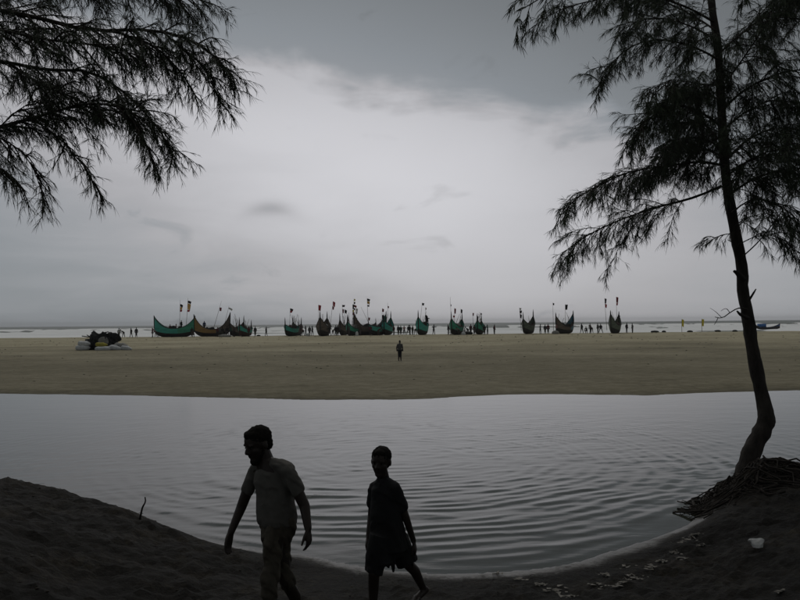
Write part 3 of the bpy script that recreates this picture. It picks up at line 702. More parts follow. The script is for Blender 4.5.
crowd = [(119, 0, 'stand', 'pale'), (123.6, 1, 'stoop', 'grey'), (131.2, 0, 'walk', 'dark'), (136.3, 0, 'stand', 'dark'), (152.5, -2, 'stand', 'maroon'), (158.4, 1, 'stand', 'brown'),
         (156, -1, 'stoop', 'pink'), (191.9, -2, 'stand', 'dark'), (193.6, -3, 'squat', 'brown'), (217.5, -3, 'stand', 'maroon'), (220, 0, 'arms', 'grey'), (222.4, -3, 'stand', 'dark'),
         (227, -2, 'walk', 'dark'), (230.6, -1, 'stand', 'green'), (234, -3, 'stand', 'brown'), (248.8, -3, 'stand', 'maroon'), (255.2, 0, 'stand', 'dark'), (266.2, 0, 'walk', 'dark'),
         (300.6, -2, 'stand', 'brown'), (305.8, 0, 'arms', 'dark'), (303.2, -1, 'stoop', 'pink'), (309.6, 1, 'stand', 'grey'), (312.4, -1, 'walk', 'dark'), (329.6, -4, 'arms', 'dark'),
         (333, 0, 'stoop', 'pale'), (335.8, -1, 'stand', 'grey'), (337.6, -2, 'stand', 'dark'), (339.6, 1, 'walk', 'grey'), (349.0, -4, 'stand', 'grey'), (360.2, -3, 'stand', 'brown'), (370.4, -3, 'stand', 'maroon'),
         (378.4, -4, 'stoop', 'maroon'), (393.9, -1, 'stand', 'maroon'), (398.4, 0, 'stand', 'dark'), (400.8, 1, 'stand', 'green'), (404.2, -1, 'arms', 'pink'), (408.6, 0, 'walk', 'dark'), (409.9, 2, 'stand', 'grey'),
         (412.6, -1, 'stand', 'brown'), (415.4, -2, 'stoop', 'maroon'), (433.8, 0, 'arms', 'grey'), (448.5, -1, 'stand', 'dark'), (451.2, -3, 'stand', 'maroon'), (459.0, -4, 'stoop', 'pink'), (468.0, -1, 'stoop', 'green'), (464.4, -3, 'squat', 'pale'),
         (470.8, -1, 'stand', 'maroon'), (474.4, -3, 'stand', 'brown'), (484.6, -2, 'stand', 'dark'), (487.6, -1, 'arms', 'green'), (494.4, 0, 'stand', 'maroon'), (540.4, -1, 'walk', 'grey'),
         (545.2, -1, 'stand', 'dark'), (548.2, -1, 'stand', 'maroon'), (556.6, -4, 'stand', 'pink'), (581.9, 0, 'walk', 'dark'), (586.8, -1, 'squat', 'dark'), (590.4, -1, 'stand', 'brown'), (592.0, 0, 'stoop', 'dark'),
         (598.0, 0, 'stand', 'grey'), (600.9, -1, 'walk', 'dark'), (626.8, 0, 'stand', 'dark'), (632.6, 0, 'stand', 'grey')]
boats_px.sort()
ordn = ['first', 'second', 'third', 'fourth', 'fifth', 'sixth', 'seventh', 'eighth']
def gap_of(px):
    k = sum(1 for b in boats_px if b[0] < px); return k
gaps = {}
for c in crowd: gaps.setdefault(gap_of(c[0]), []).append(c)
hair_m = M['hair']; skin_m = M['skin']
pr = random.Random(3)
def place_person(px, Yo, pose, shirt, label, z_extra=0.0, h=None, Y0=None):
    Yp = (Y0 if Y0 else BY) + Yo; g = ground_at(px, Yp)
    o = bpy.data.objects.new('person', poses[pose]); col.objects.link(o)
    o.location = (g[0], g[1], g[2] + z_extra - 0.01); s = h or pr.uniform(0.93, 1.06); o.scale = (s * 1.05, s * 1.05, s)
    o.rotation_euler.z = R(pr.uniform(-70, 70) + (180 if pr.random() < 0.5 else 0)) if pose != 'stoop' else R(pr.choice((0, 180)) + pr.uniform(-25, 25))
    for i, mm in enumerate((skin_m, SM[shirt], pr.choice(LW), hair_m)):
        o.material_slots[i].link = 'OBJECT'; o.material_slots[i].material = mm
    return tag(o, label, 'person', 'people among the fishing boats')
pv = {'stand': 'standing', 'walk': 'walking', 'stoop': 'bending', 'arms': 'standing', 'squat': 'squatting'}
for k, lst in sorted(gaps.items()):
    lst.sort()
    for i, c in enumerate(lst):
        if k == 0: where = 'left of the long teal boat'
        elif k == len(boats_px): where = 'right of the rightmost dark boat'
        else: where = 'between the %s and %s boats' % (boats_px[k - 1][1], boats_px[k][1])
        num = '' if len(lst) == 1 else ', ' + ordn[i] + ' from left'
        place_person(*c, '%s person in %s%s %s' % (pv[c[2]], c[3], num, where))
# crew aboard the long teal boat
place_person(181.2, -0.1, 'stand', 'dark', 'dark figure standing upright in the long teal boat under its banners', 1.2, 0.95)
place_person(170.2, -0.1, 'stand', 'maroon', 'figure sunk low in the middle of the long teal boat', 0.55, 0.95)
place_person(175.9, -0.1, 'stand', 'pink', 'figure in pink low in the long teal boat beside the standing one', 0.62, 0.95)
place_person(204.3, 0.6, 'stand', 'blue', 'figure in blue aboard the ochre boat behind its left prow', 1.05, 0.95)
place_person(427.6, -0.6, 'arms', 'dark', 'dark figure aboard the lone leaning-pole teal boat at its right side', 1.5, 0.95)
# the child alone on the open sand
o = place_person(399.6, 0, 'stand', 'grey', 'child standing alone on the open sand between lagoon and boats', 0.0, 0.80, 49.0)
o['group'] = ''; del o['group']; o.rotation_euler.z = 0.2

# loads of fish and nets on the sand by the boats
def lump(name, px, Yo, size, mt, label, cat, Y0=None, group=None, seed=0):
    Yp = (Y0 or BY) + Yo; g = ground_at(px, Yp); r_ = np.random.default_rng(seed + int(px * 7)); mb = MB()
    mb.ball((0, 0, 0), size, n=18, m_=12)
    for q in range(4):
        mb.ball(((r_.random() - .5) * size[0] * 1.3, (r_.random() - .5) * size[1], (r_.random() - .3) * size[2] * .6), np.array(size) * r_.uniform(.35, .6))
    me = organic(mb, name, max(size) / 22, 3); V = coords(me); V = V + normals(me) * (0.10 * min(size) * (fbm(V[:, 0] * 4 / max(size), V[:, 1] * 4 / max(size) + V[:, 2] * 5 / max(size), 3) - .5))[:, None]
    set_coords(me, V); o = obj(name, me, M[mt]); o.location = (g[0], g[1], g[2] + size[2] * .45); return tag(o, label, cat, group)
lump('net_pile', 225, -4, (1.0, .5, .30), 'sack_grey', 'grey net heap on the sand below the ochre boat', 'net pile')
lump('bundle', 308.2, -3, (.33, .3, .36), 'sack_white', 'white bundle beside people left of the broad twin-tipped boat', 'bundle')
lump('net_pile', 357, -5, (.25, .25, .5), 'sack_white', 'pale upright bundle at the foot of the crowded-mast green boat', 'bundle')
lump('net_pile', 467.5, -2, (.8, .5, .38), 'net', 'dark green net heap between the two green boats', 'net pile')
lump('net_pile', 463.5, -4, (.35, .3, .35), 'sack_white', 'white bundle beside the dark net heap between the green boats', 'bundle')
lump('net_pile', 555.5, -4.5, (.6, .4, .4), 'sack_grey', 'pinkish grey heap at the left foot of the blue-ended boat', 'net pile')
lump('net_pile', 258.5, 0, (.3, .25, .16), 'net', 'small dark lump on the waterline right of the small red-bottomed boat', 'net pile')
for px, sx, lb in ((655, .7, 'dark low heap on the waterline, first right of the dark boat'), (664, .35, 'small black lump on the waterline, left of the yellow flags'),
                   (690, .5, 'low dark lump on the waterline between the yellow flags'), (718, .5, 'low grey heap on the waterline just right of the yellow flags'), (735, .45, 'black lump on the waterline close left of the tree trunk')):
    lump('seaweed_lump', px, 2, (sx, .35, .22), 'net', lb, 'debris', group='dark lumps along the waterline')

# ------------------------------------------------------------------ dump of sacks on the sand at the left
HY = 72.0
def sack(px, Yo, zoff, size, mt, label, rz=0.0, tilt=0.0):
    g = ground_at(px, HY + Yo); n_, m__ = 18, 12; V = []; mb = MB(); mb.ball((0, 0, 0), 1, n=n_, m_=m__)
    me = mb.mesh('sack'); V = coords(me)
    V = np.sign(V) * np.abs(V) ** 0.62 * np.array(size)
    V[:, 2] += 0.12 * size[2] * np.sin(V[:, 0] * 7 / size[0]) * (V[:, 2] > 0)
    V += (0.14 * size[2] * (fbm(V[:, 0] * 5 + px, V[:, 1] * 5 + V[:, 2] * 4, 3) - .5))[:, None]
    set_coords(me, V); o = obj('sack', me, M[mt]); o.location = (g[0], g[1], g[2] + zoff); o.rotation_euler = (0, R(tilt), R(rz))
    mb = MB(); mb.ball((size[0] * 0.98, 0, 0), (.10, size[1] * .45, size[2] * .4)); mb.build('tied_neck', M[mt], o)
    return tag(o, label, 'sack', 'sacks dumped on the sand')
sack(82.5, 0, .22, (.62, .36, .25), 'sack_white', 'white sack at the bottom left of the dark heap', 5)
sack(84.0, .1, .60, (.55, .36, .24), 'sack_white', 'white sack lying on top of another at the left of the heap', -8, 4)
sack(101.2, -.3, .50, (.50, .33, .20), 'sack_yellow', 'yellow sack in front of the dark heap', 8, 3)
sack(103.5, -.6, .14, (.75, .4, .20), 'sack_white', 'long white sack flat on the sand under the yellow one', 4)
sack(111.5, -.4, .20, (.55, .4, .24), 'sack_white', 'white sack slumped between the yellow sack and the grey one', -6, -14)
sack(117.0, -.5, .16, (.42, .34, .19), 'sack_white', 'small white sack leaning on the grey mound-like one', 20, 8)
sack(121.0, 0, .30, (.62, .45, .34), 'sack_grey', 'grey sack rounded like a mound at the right of the heap', 3, 6)
sack(126.0, -.3, .16, (.45, .35, .22), 'sack_white', 'small pale sack at the far right end of the heap', 12, 10)
g = ground_at(101, HY + 1.0); t_ = empty('net_heap', tuple(g)); tag(t_, 'dark heap of nets and tarpaulin behind the sacks on the sand', 'net heap')
def px2(dx_, dz_): return (dx_ * HY / F, dz_ * HY / F)
mb = MB()
for dx_, dz_, a_, b2 in ((-9, 7, 7, 5), (-3, 11, 8, 6), (5, 13, 7, 4.5), (11, 12, 5, 5), (0, 5, 12, 6), (-6, 3, 10, 5), (9, 6, 6, 6)):
    x_, z_ = px2(dx_, dz_); a3, b3 = px2(a_, b2); mb.ball((x_, rng.uniform(-.25, .25), z_), (a3, .6, b3), n=14, m_=9)
me = organic(mb, 'net', 0.06, 3); V = coords(me); V += normals(me) * (0.85 * (fbm(V[:, 0] * 3.6, V[:, 2] * 3.2 + V[:, 1] * 2, 3) - .5))[:, None]; set_coords(me, V)
obj('net', me, M['net'], t_)
for (x0, z0, x1, z1) in ((-18, 14, -4, 11), (-13, 15, -2, 8), (-6, 17, 0, 9), (16, 17, 10, 6), (-2, 15, 9, 18), (6, 16, 15, 14), (-12, 1, -8, 13), (12, 0, 14, 15)):
    a2 = px2(x0, z0); b2 = px2(x1, z1); mb = MB(); mb.tube([[a2[0], -.3, a2[1]], [(a2[0] + b2[0]) / 2, -.34, (a2[1] + b2[1]) / 2 + .05], [b2[0], -.3, b2[1]]], .05, 6); mb.build('pole', M['tar'], t_)
mb = MB(); mb.ball((.45, -.62, .75), (.55, .12, .5)); obj('cloth_cover', organic(mb, 'cloth_cover', .05, 2), M['sack_grey'], t_)
# small litter strewn over the sand flat, too fine to count
mb = MB(); r_ = np.random.default_rng(8)
for q in range(420):
    Yp = 30 + 98 * r_.random() ** 0.7; x_ = (r_.random() - .5) * 1.15 * Yp; s_ = r_.uniform(.012, .035) * (0.5 + Yp / 70)
    if Yp < y_far(x_) + 1: continue
    mb.ball((x_, Yp, zs(x_, Yp) + s_ * .25), (s_ * r_.uniform(1, 2.2), s_, s_ * .55), n=6, m_=4)
lit = mb.build('beach_litter', M['net'], None); tag(lit, 'dark specks of litter strewn over the open sand', 'litter', kind='stuff')

mb = MB(); r_ = np.random.default_rng(18)
for q in range(190):
    Yp = 31 + 96 * r_.random() ** 0.7; x_ = (r_.random() - .5) * 1.15 * Yp; s_ = r_.uniform(.010, .026) * (0.5 + Yp / 60)
    if Yp < y_far(x_) + 1: continue
    mb.ball((x_, Yp, zs(x_, Yp) + s_ * .2), (s_ * r_.uniform(1, 2.6), s_, s_ * .4), rotz(r_.uniform(0, 3)), n=6, m_=4)
tag(mb.build('pale_litter', M['sack_grey']), 'pale shell and paper specks strewn over the open sand', 'litter', kind='stuff')

# ------------------------------------------------------------------ casuarina trees
class Tree:
    def __init__(s, seed): s.r = np.random.default_rng(seed); s.tw = []; s.P = []; s.D = []; s.L = []; s.W = []
    def needles(s, pts, n, length, droop, spread, wid):
        """branchlets hanging off a twig polyline"""
        r = s.r; pts = np.asarray(pts); k = len(pts) - 1
        u = r.random(n) ** 0.8 * k; i = np.minimum(u.astype(int), k - 1); f_ = (u - i)[:, None]
        p = pts[i] * (1 - f_) + pts[i + 1] * f_
        tan = pts[i + 1] - pts[i]; tan /= np.linalg.norm(tan, axis=1)[:, None] + 1e-9
        d = tan * 1.0 + r.normal(0, spread, (n, 3)); d[:, 2] -= droop
        d /= np.linalg.norm(d, axis=1)[:, None]
        s.P.append(p); s.D.append(d); s.L.append(length * r.uniform(0.6, 1.25, n)); s.W.append(np.full(n, wid))
    def branch(s, p0, d0, L, droop, rad, n=6):
        r = s.r; p = np.array(p0, float); d = np.array(d0, float); d /= np.linalg.norm(d) + 1e-9; pts = [p.copy()]
        for i in range(n):
            d = d + r.normal(0, 0.10, 3); d[2] -= droop / n; d /= np.linalg.norm(d); p = p + d * L / n; pts.append(p.copy())
        s.tw.append((np.array(pts), np.linspace(rad, rad * 0.3, n + 1))); return np.array(pts)
    def foliate(s, limb_pts, start, step, sec_len, droop, wid, nlen, dens=1.0, out_bias=None, tip_long=False):
        """side branches, twigs and branchlets along a limb"""
        r = s.r; P = np.asarray(limb_pts); seg = np.linalg.norm(np.diff(P, axis=0), axis=1); cum = np.concatenate([[0], np.cumsum(seg)])
        tot = cum[-1]; a = start * tot
        while a <= tot:
            p = np.array([np.interp(a, cum, P[:, k]) for k in range(3)]); i = min(np.searchsorted(cum, a, 'right') - 1, len(P) - 2)
            tan = (P[i + 1] - P[i]) / (seg[i] + 1e-9); fr = a / tot
            side = np.cross(tan, [0, 0, 1.0]); side /= np.linalg.norm(side) + 1e-9
            sg = 1 if r.random() < 0.5 else -1
            d = tan * r.uniform(0.35, 0.95) + side * sg * r.uniform(0.0, 1.0) + np.array([0, 0, r.uniform(-0.75, 0.65)])
            if out_bias is not None: d = d + np.asarray(out_bias)
            L = sec_len * r.uniform(0.55, 1.2) * (1.0 - 0.45 * fr)
            b = s.branch(p, d, L, droop, 0.008, 6)
            nt_ = max(3, int(L / 0.045 * dens))
            for q in range(nt_):
                u = 0.12 + 0.88 * (q + r.random()) / nt_; j = min(int(u * 6), 5); f_ = u * 6 - j
                tp = b[j] * (1 - f_) + b[min(j + 1, 6)] * f_; td = b[min(j + 1, 6)] - b[j]; td = td / (np.linalg.norm(td) + 1e-9)
                dd = td * 0.8 + r.normal(0, 0.6, 3); dd[2] -= 0.2
                t2 = s.branch(tp, dd, r.uniform(0.08, 0.22), 0.5, 0.003, 3)
                s.needles(t2, int(r.integers(7, 14)), nlen, 0.35, 0.42, wid)
            s.needles(b[3:], 14, nlen, 0.4, 0.25, wid)
            a += step * r.uniform(0.6, 1.4)
    def crown_mesh(s, name):
        r = s.r; P = np.concatenate(s.P); D = np.concatenate(s.D); L = np.concatenate(s.L)[:, None]; W = np.concatenate(s.W)[:, None]
        n = len(P); sd = np.cross(D, r.normal(0, 1, (n, 3))); sd /= np.linalg.norm(sd, axis=1)[:, None] + 1e-9
        mid = P + D * L * 0.55; tip = P + D * L + np.array([0, 0, -0.16]) * L
        V = np.stack([P - sd * W * .5, P + sd * W * .5, mid - sd * W * .5, mid + sd * W * .5, tip], 1).reshape(-1, 3)
        b = np.arange(n)[:, None] * 5
        return np_mesh(name, V, b + np.array([[0, 1, 3, 2]]), b + np.array([[2, 3, 4]]), False)
    def twig_mesh(s, name):
        mb = MB()
        for pts, rad in s.tw: mb.tube(pts, rad, 3 if rad[0] < 0.006 else 5, False)
        return mb.mesh(name)
def bez(P, n=14):                                     # smooth curve through the given points
    P = np.asarray(P, float); k = len(P); t = np.linspace(0, k - 1, n); out_ = []
    for u in t:
        i = min(int(u), k - 2); f_ = u - i
        p0 = P[max(i - 1, 0)]; p1 = P[i]; p2 = P[i + 1]; p3 = P[min(i + 2, k - 1)]
        out_.append(0.5 * ((2 * p1) + (-p0 + p2) * f_ + (2 * p0 - 5 * p1 + 4 * p2 - p3) * f_ ** 2 + (-p0 + 3 * p1 - 3 * p2 + p3) * f_ ** 3))
    return np.array(out_)

# --- the tree at the right, rooted on the bank edge
TY = TREE[1]
tr = Tree(21)
tree = empty('casuarina_tree', tuple(TREE)); tag(tree, 'leaning casuarina tree with exposed roots on the bank at the right', 'tree')
def rel(P): return np.asarray(P) - TREE
tpx = [(746, 488), (747, 470), (751.5, 452), (760, 435), (766, 421), (764.5, 406), (758, 378), (752, 345), (748, 318), (743, 290), (742, 268), (736, 236), (728, 192), (724, 150), (721, 100), (718, 50), (711, 0), (704, -70), (700, -160), (706, -260), (702, -360)]
tw_ = [30, 21, 17.5, 17, 17, 14.5, 13, 12.4, 12, 11.6, 11.4, 10.6, 9.8, 9.2, 8.6, 8, 7.2, 6, 4.6, 3, 1.4]
trunk_pts = np.array([at(a_, b_, TY + 0.0016 * (488 - b_) * 0.6) for a_, b_ in tpx])
rad_t = np.array(tw_) * 0.5 * TY / F
tp_f = bez(trunk_pts, 90); rd_f = np.interp(np.linspace(0, len(tw_) - 1, 90), np.arange(len(tw_)), rad_t)
mb = MB(); rd_f = rd_f * (1 + 0.16 * (vnoise(np.arange(90) * .8, np.zeros(90)) - .5)); mb.tube(rel(tp_f), rd_f, 14, True, 0.16); mb.build('trunk', M['bark'], tree)
def limb_px(T_, root, org, pts, r0, mt='bark', fol=None, n=16, name='limb'):
    """pts: (px, py, metres from the camera plane)"""
    P = bez([at(*p) for p in pts], n); mb = MB(); mb.tube(P - org, np.linspace(r0 * .72, r0 * 0.14, n), 7, True, 0.15); mb.build(name, M[mt], root)
    if fol: T_.foliate(P, **fol)
    return P
Wn = 0.0046
f_big = dict(start=0.10, step=0.052, sec_len=0.95, droop=0.75, wid=Wn, nlen=0.115, dens=1.35)
f_med = dict(start=0.12, step=0.056, sec_len=0.75, droop=0.8, wid=Wn, nlen=0.115, dens=1.25)
def RL(pts, r0, fol): return limb_px(tr, tree, TREE, pts, r0, fol=fol)
RL([(726, 166, TY), (700, 162, TY - .1), (668, 166, TY - .3), (630, 172, TY - .4), (590, 190, TY - .5), (562, 210, TY - .5)], .032, dict(f_big, sec_len=.62))
RL([(722, 186, TY), (692, 198, TY + .2), (655, 208, TY + .4), (615, 222, TY + .6), (580, 240, TY + .7), (560, 256, TY + .7)], .030, dict(f_med, sec_len=.7, start=.22, step=.048))
RL([(655, 208, TY + .4), (630, 230, TY + .4), (612, 262, TY + .4), (607, 280, TY + .4)], .010, dict(f_med, sec_len=.25, start=.25, step=.13, dens=.8))
RL([(723, 128, TY), (700, 112, TY - .5), (676, 106, TY - .9), (652, 116, TY - 1.2), (634, 138, TY - 1.4)], .028, dict(f_big, sec_len=.72))
RL([(724, 150, TY), (706, 140, TY - .3), (682, 138, TY - .6), (662, 150, TY - .8)], .022, dict(f_big, sec_len=.7))
RL([(719, 60, TY), (696, 48, TY + .2), (664, 40, TY + .4), (632, 46, TY + .5), (606, 70, TY + .5), (600, 88, TY + .5)], .026, dict(f_big, sec_len=.62))
RL([(714, 22, TY), (684, 6, TY), (640, -6, TY - .2), (596, 0, TY - .4), (560, 10, TY - .5), (534, 26, TY - .5)], .026, dict(f_big, sec_len=.42, start=.2))
RL([(720, 85, TY), (700, 84, TY - .6), (672, 80, TY - 1.0), (650, 92, TY - 1.3)], .022, dict(f_big, sec_len=.75))
RL([(716, 40, TY), (690, 26, TY - .5), (655, 18, TY - .8), (620, 28, TY - .9)], .022, dict(f_big, sec_len=.6))
RL([(721, 100, TY), (704, 94, TY + .4), (684, 92, TY + .8), (660, 104, TY + 1.1), (644, 124, TY + 1.2)], .022, dict(f_big, sec_len=.7))
RL([(724, 146, TY), (708, 128, TY + .4), (688, 122, TY + .8), (668, 132, TY + 1.0)], .020, dict(f_big, sec_len=.75))
RL([(725, 158, TY), (704, 150, TY + .5), (676, 156, TY + .9), (648, 172, TY + 1.1), (626, 188, TY + 1.1)], .022, dict(f_big, sec_len=.6))
RL([(715, 30, TY), (690, 14, TY + .5), (660, 2, TY + .8), (626, 4, TY + 1.0)], .022, dict(f_big, sec_len=.6))
# right-hand limbs
RL([(722, 110, TY), (742, 92, TY - .4), (768, 78, TY - .8), (800, 70, TY - 1.1), (840, 80, TY - 1.3)], .03, f_big)
RL([(726, 160, TY), (748, 140, TY + .5), (776, 128, TY + .8), (806, 132, TY + 1.0), (836, 150, TY + 1.2)], .03, f_big)
RL([(729, 195, TY), (752, 180, TY - .3), (778, 172, TY - .6), (806, 178, TY - .8), (836, 196, TY - 1.0)], .028, dict(f_big, sec_len=.8))
RL([(741, 258, TY), (760, 240, TY + .2), (780, 214, TY + .4), (802, 186, TY + .6), (822, 170, TY + .7)], .016, dict(f_med, sec_len=.62, start=.35, step=.12))
RL([(718, 55, TY), (738, 36, TY + .2), (765, 16, TY + .5), (796, -4, TY + .8), (830, -14, TY + 1.0)], .024, f_big)
RL([(720, 90, TY), (742, 60, TY - .7), (764, 26, TY - 1.1), (782, -14, TY - 1.3)], .022, f_med)
RL([(727, 176, TY), (750, 160, TY - .9), (778, 150, TY - 1.4), (812, 162, TY - 1.8)], .024, f_big)
RL([(723, 130, TY), (746, 112, TY - .2), (776, 100, TY - .2), (812, 108, TY - .2)], .024, f_big)
RL([(734, 226, TY), (754, 216, TY + .3), (782, 222, TY + .5), (806, 240, TY + .6)], .014, dict(f_med, sec_len=.5, step=.13))
RL([(732, 212, TY), (752, 200, TY - .5), (776, 204, TY - .8), (800, 222, TY - 1.0), (816, 246, TY - 1.0)], .018, dict(f_big, sec_len=.6, start=.2))
RL([(738, 245, TY), (758, 236, TY - .4), (780, 238, TY - .6), (800, 254, TY - .7)], .012, dict(f_med, sec_len=.45, start=.3))
RL([(735, 232, TY), (720, 236, TY - .2), (706, 240, TY - .3)], .008, dict(f_med, sec_len=.3, start=.3, step=.10, dens=.7))
RL([(800, 70, TY - 1.1), (812, 30, TY - 1.2), (800, 0, TY - 1.2), (786, -30, TY - 1.2)], .018, f_big)
# limbs above the frame carry on all round the trunk
for q in range(18):
    v = 18 + q * 0.0; py = -10 - q * 19; a_ = q * 2.4; i = int(np.argmin(np.abs(trunk_pts[:, 2] - at(705, py, TY)[2])))
    p0 = at(np.interp(py, [-360, -260, -160, -70, 0], [702, 706, 700, 704, 711]), py, TY + 0.0016 * (488 - py) * .6); Lm = 3.6 * (1 - q / 24)
    P = bez([p0 + np.array([math.cos(a_), math.sin(a_), 0]) * Lm * t_ + np.array([0, 0, .55 * Lm * t_ - .45 * Lm * t_ ** 2]) for t_ in (0, .3, .65, 1)], 10)
    mb = MB(); mb.tube(P - TREE, np.linspace(.035 * (1 - q / 26), .008, 10), 6); mb.build('limb', M['bark'], tree)
    tr.foliate(P, start=.2, step=.24, sec_len=1.1, droop=.8, wid=0.012, nlen=.2, dens=.45)
# dead stubs low on the trunk
def stub(pts, r0): 
    P = bez([at(a_, b_, TY + c_) for a_, b_, c_ in pts], 8); mb = MB(); mb.tube(P - TREE, np.linspace(r0, r0 * .4, 8), 6, True, .2); mb.build('dead_branch', M['bark'], tree)
stub([(743, 280, .0), (738, 274, -.05), (734, 271, -.08)], .05); stub([(749, 300, 0), (753, 294, -.05), (756, 289, -.05)], .022)
stub([(748, 318, 0), (741, 315, -.1), (737, 311, -.14)], .03); stub([(747, 309, 0), (741, 308, -.1), (736, 309, -.15), (728, 314, -.2), (722, 318, -.22), (715, 317, -.25)], .012)
stub([(730, 313, -.2), (727, 309, -.22), (724, 309, -.22), (721, 311, -.24)], .006); stub([(722, 318, -.22), (716, 312, -.24), (710, 308, -.26)], .005); stub([(718, 318, -.24), (716, 322, -.24), (714, 325, -.25)], .006)
stub([(738, 246, 0), (732, 242, -.1), (728, 240, -.12)], .012); stub([(745, 205, 0), (756, 196, -.1), (764, 184, -.15)], .01)
o = obj('twigs', tr.twig_mesh('twigs'), M['twig'], tree); o.location = -Vector(TREE); o['kind'] = 'stuff'
o = obj('crown', tr.crown_mesh('crown'), M['needle'], tree); o.location = -Vector(TREE); o['kind'] = 'stuff'

# exposed roots: thick ones singly, the fine tangle as one mass
rr_ = np.random.default_rng(4)
def root_path(az, L, r0, wig=0.12, hang=0.0, lift=0.0):
    pts = []; p = np.array([TREE[0], TREE[1], 0.0]); 
    for i in range(13):
        u = i / 12; a2 = az + wig * math.sin(u * 5 + az * 3) + rr_.normal(0, .10); x = TREE[0] + math.cos(a2) * (0.06 + L * u); y = TREE[1] + math.sin(a2) * (0.06 + L * u)
        z = max(zg(x, y), -.02) + r0 * .6 + 0.20 * math.exp(-u * 6) + lift * math.sin(u * 3.1) * (1 - u) + hang * u * (1 - u)
        pts.append((x, y, z))
    return np.array(pts)
for k, (az, L, r0, lift) in enumerate([(3.3, 1.1, .05, .10), (3.8, 1.3, .045, .08), (4.2, 1.2, .05, .06), (4.6, 1.3, .045, .05), (5.0, 1.2, .05, .05), (5.5, 1.3, .045, .06), (6.0, 1.4, .05, .10),
                                       (6.2, 1.0, .035, .22), (.4, 1.0, .04, .12), (2.9, .9, .04, .10), (4.0, 1.6, .03, .10), (5.2, 1.6, .03, .06), (4.4, .8, .035, .12), (5.8, 1.0, .03, .16)]):
    P = root_path(az, L, r0, lift=lift); mb = MB(); mb.tube(rel(bez(P, 26)), np.linspace(r0, r0 * .25, 26), 7, True, .2); mb.build('root', M['root'], tree)
mb = MB()
for q in range(380):
    az = rr_.uniform(3.0, 5.2) if q < 290 else rr_.uniform(5.2, 6.9); L = rr_.uniform(.35, 1.1) * (1.1 if 3.2 < az < 4.6 else .85); r0 = rr_.uniform(.007, .022)
    P = root_path(az, L, r0, rr_.uniform(.1, .5), rr_.uniform(-.1, .3), rr_.uniform(0, .22))
    P[2:] += rr_.normal(0, .018, (11, 3)); mb.tube(rel(P), np.linspace(r0, r0 * .4, 13), 4, False)
    if q % 3 == 0:                                    # short broken rootlets sticking out
        p = P[rr_.integers(5, 12)]; d = rr_.normal(0, 1, 3); d[2] = abs(d[2]) * .3; d[0] -= .5; d /= np.linalg.norm(d)
        mb.tube(rel([p, p + d * .09, p + d * .16 + (0, 0, -.02)]), [.006, .005, .003], 4, False)
for q in range(170):                                  # more of the tangle down the front of the mound
    az = rr_.uniform(3.9, 6.1); L = rr_.uniform(.6, 1.5); r0 = rr_.uniform(.008, .022)
    P = root_path(az, L, r0, rr_.uniform(.1, .6), rr_.uniform(-.05, .2), rr_.uniform(0, .14)); P[2:] += rr_.normal(0, .018, (11, 3)); mb.tube(rel(P), np.linspace(r0, r0 * .4, 13), 4, False)
mb.build('root_tangle', M['root'], tree)['kind'] = 'stuff'

# --- the tree whose branches hang in at the upper left
LT = np.array([-6.6, 6.6, 0.0]); LT[2] = zg(LT[0], LT[1]) - .05
lt = Tree(33)
ltree = empty('casuarina_tree', tuple(LT)); tag(ltree, 'casuarina tree reaching in from the left with drooping needle branches overhead', 'tree')
ltp = bez([LT, LT + (.1, 0, 1.2), LT + (.05, .1, 2.8), LT + (.25, .05, 4.6), LT + (.2, .1, 6.5), LT + (.35, .1, 9), LT + (.3, .1, 11.5)], 50)
mb = MB(); mb.tube(ltp - LT, np.interp(np.linspace(0, 1, 50), [0, .05, .5, 1], [.26, .19, .13, .03]), 12, True, .1); mb.build('trunk', M['bark'], ltree)
def LL(pts, r0, fol): return limb_px(lt, ltree, LT, pts, r0, fol=fol)
l_big = dict(start=.30, step=.046, sec_len=.58, droop=.45, wid=.0034, nlen=.080, dens=1.9, out_bias=(.15, 0, -.05))
l_med = dict(l_big, sec_len=.42, step=.042)
# columns left of 0 lie outside the picture
LL([(-330, 150, 6.6), (-160, 150, 6.5), (-40, 135, 6.4), (0, 127, 6.4), (40, 116, 6.4), (76, 106, 6.4), (105, 104, 6.4), (140, 112, 6.4)], .034, dict(l_big, start=.52))
LL([(-330, 60, 6.6), (-160, 58, 6.8), (-40, 58, 6.9), (10, 63, 6.9), (46, 70, 6.9), (90, 72, 6.9), (126, 94, 6.9), (158, 128, 6.9), (172, 152, 6.9)], .034, dict(l_med, start=.5))
LL([(-330, -20, 6.6), (-160, -10, 6.3), (-40, 4, 6.2), (30, 16, 6.2), (90, 30, 6.2), (150, 30, 6.2), (190, 40, 6.2), (216, 58, 6.2), (228, 72, 6.2)], .036, dict(l_big, start=.46, sec_len=.5))
LL([(-330, -60, 6.6), (-100, -50, 6.8), (0, -30, 7.0), (80, -18, 7.0), (150, -10, 7.0), (200, 0, 7.0)], .03, dict(l_big, start=.5))
LL([(-60, 20, 6.4), (0, 30, 6.0), (50, 40, 5.9), (100, 46, 5.9), (140, 56, 5.9)], .02, dict(l_big, sec_len=.5, start=.2))
LL([(-20, 131, 6.4), (8, 142, 6.3), (28, 160, 6.3), (40, 186, 6.3), (45, 206, 6.3)], .010, dict(l_med, start=.2, sec_len=.3, dens=.9))
LL([(-60, 160, 6.5), (-10, 164, 6.5), (12, 178, 6.5), (24, 190, 6.5)], .010, dict(l_med, start=.2, sec_len=.3, dens=.9))
LL([(30, 119, 6.4), (52, 132, 6.5), (70, 150, 6.5), (88, 172, 6.5), (98, 190, 6.5)], .009, dict(l_med, start=.2, sec_len=.28, dens=.85))
LL([(60, 110, 6.4), (100, 100, 6.3), (130, 118, 6.3), (148, 148, 6.3), (152, 160, 6.3)], .009, dict(l_med, start=.25, sec_len=.28))
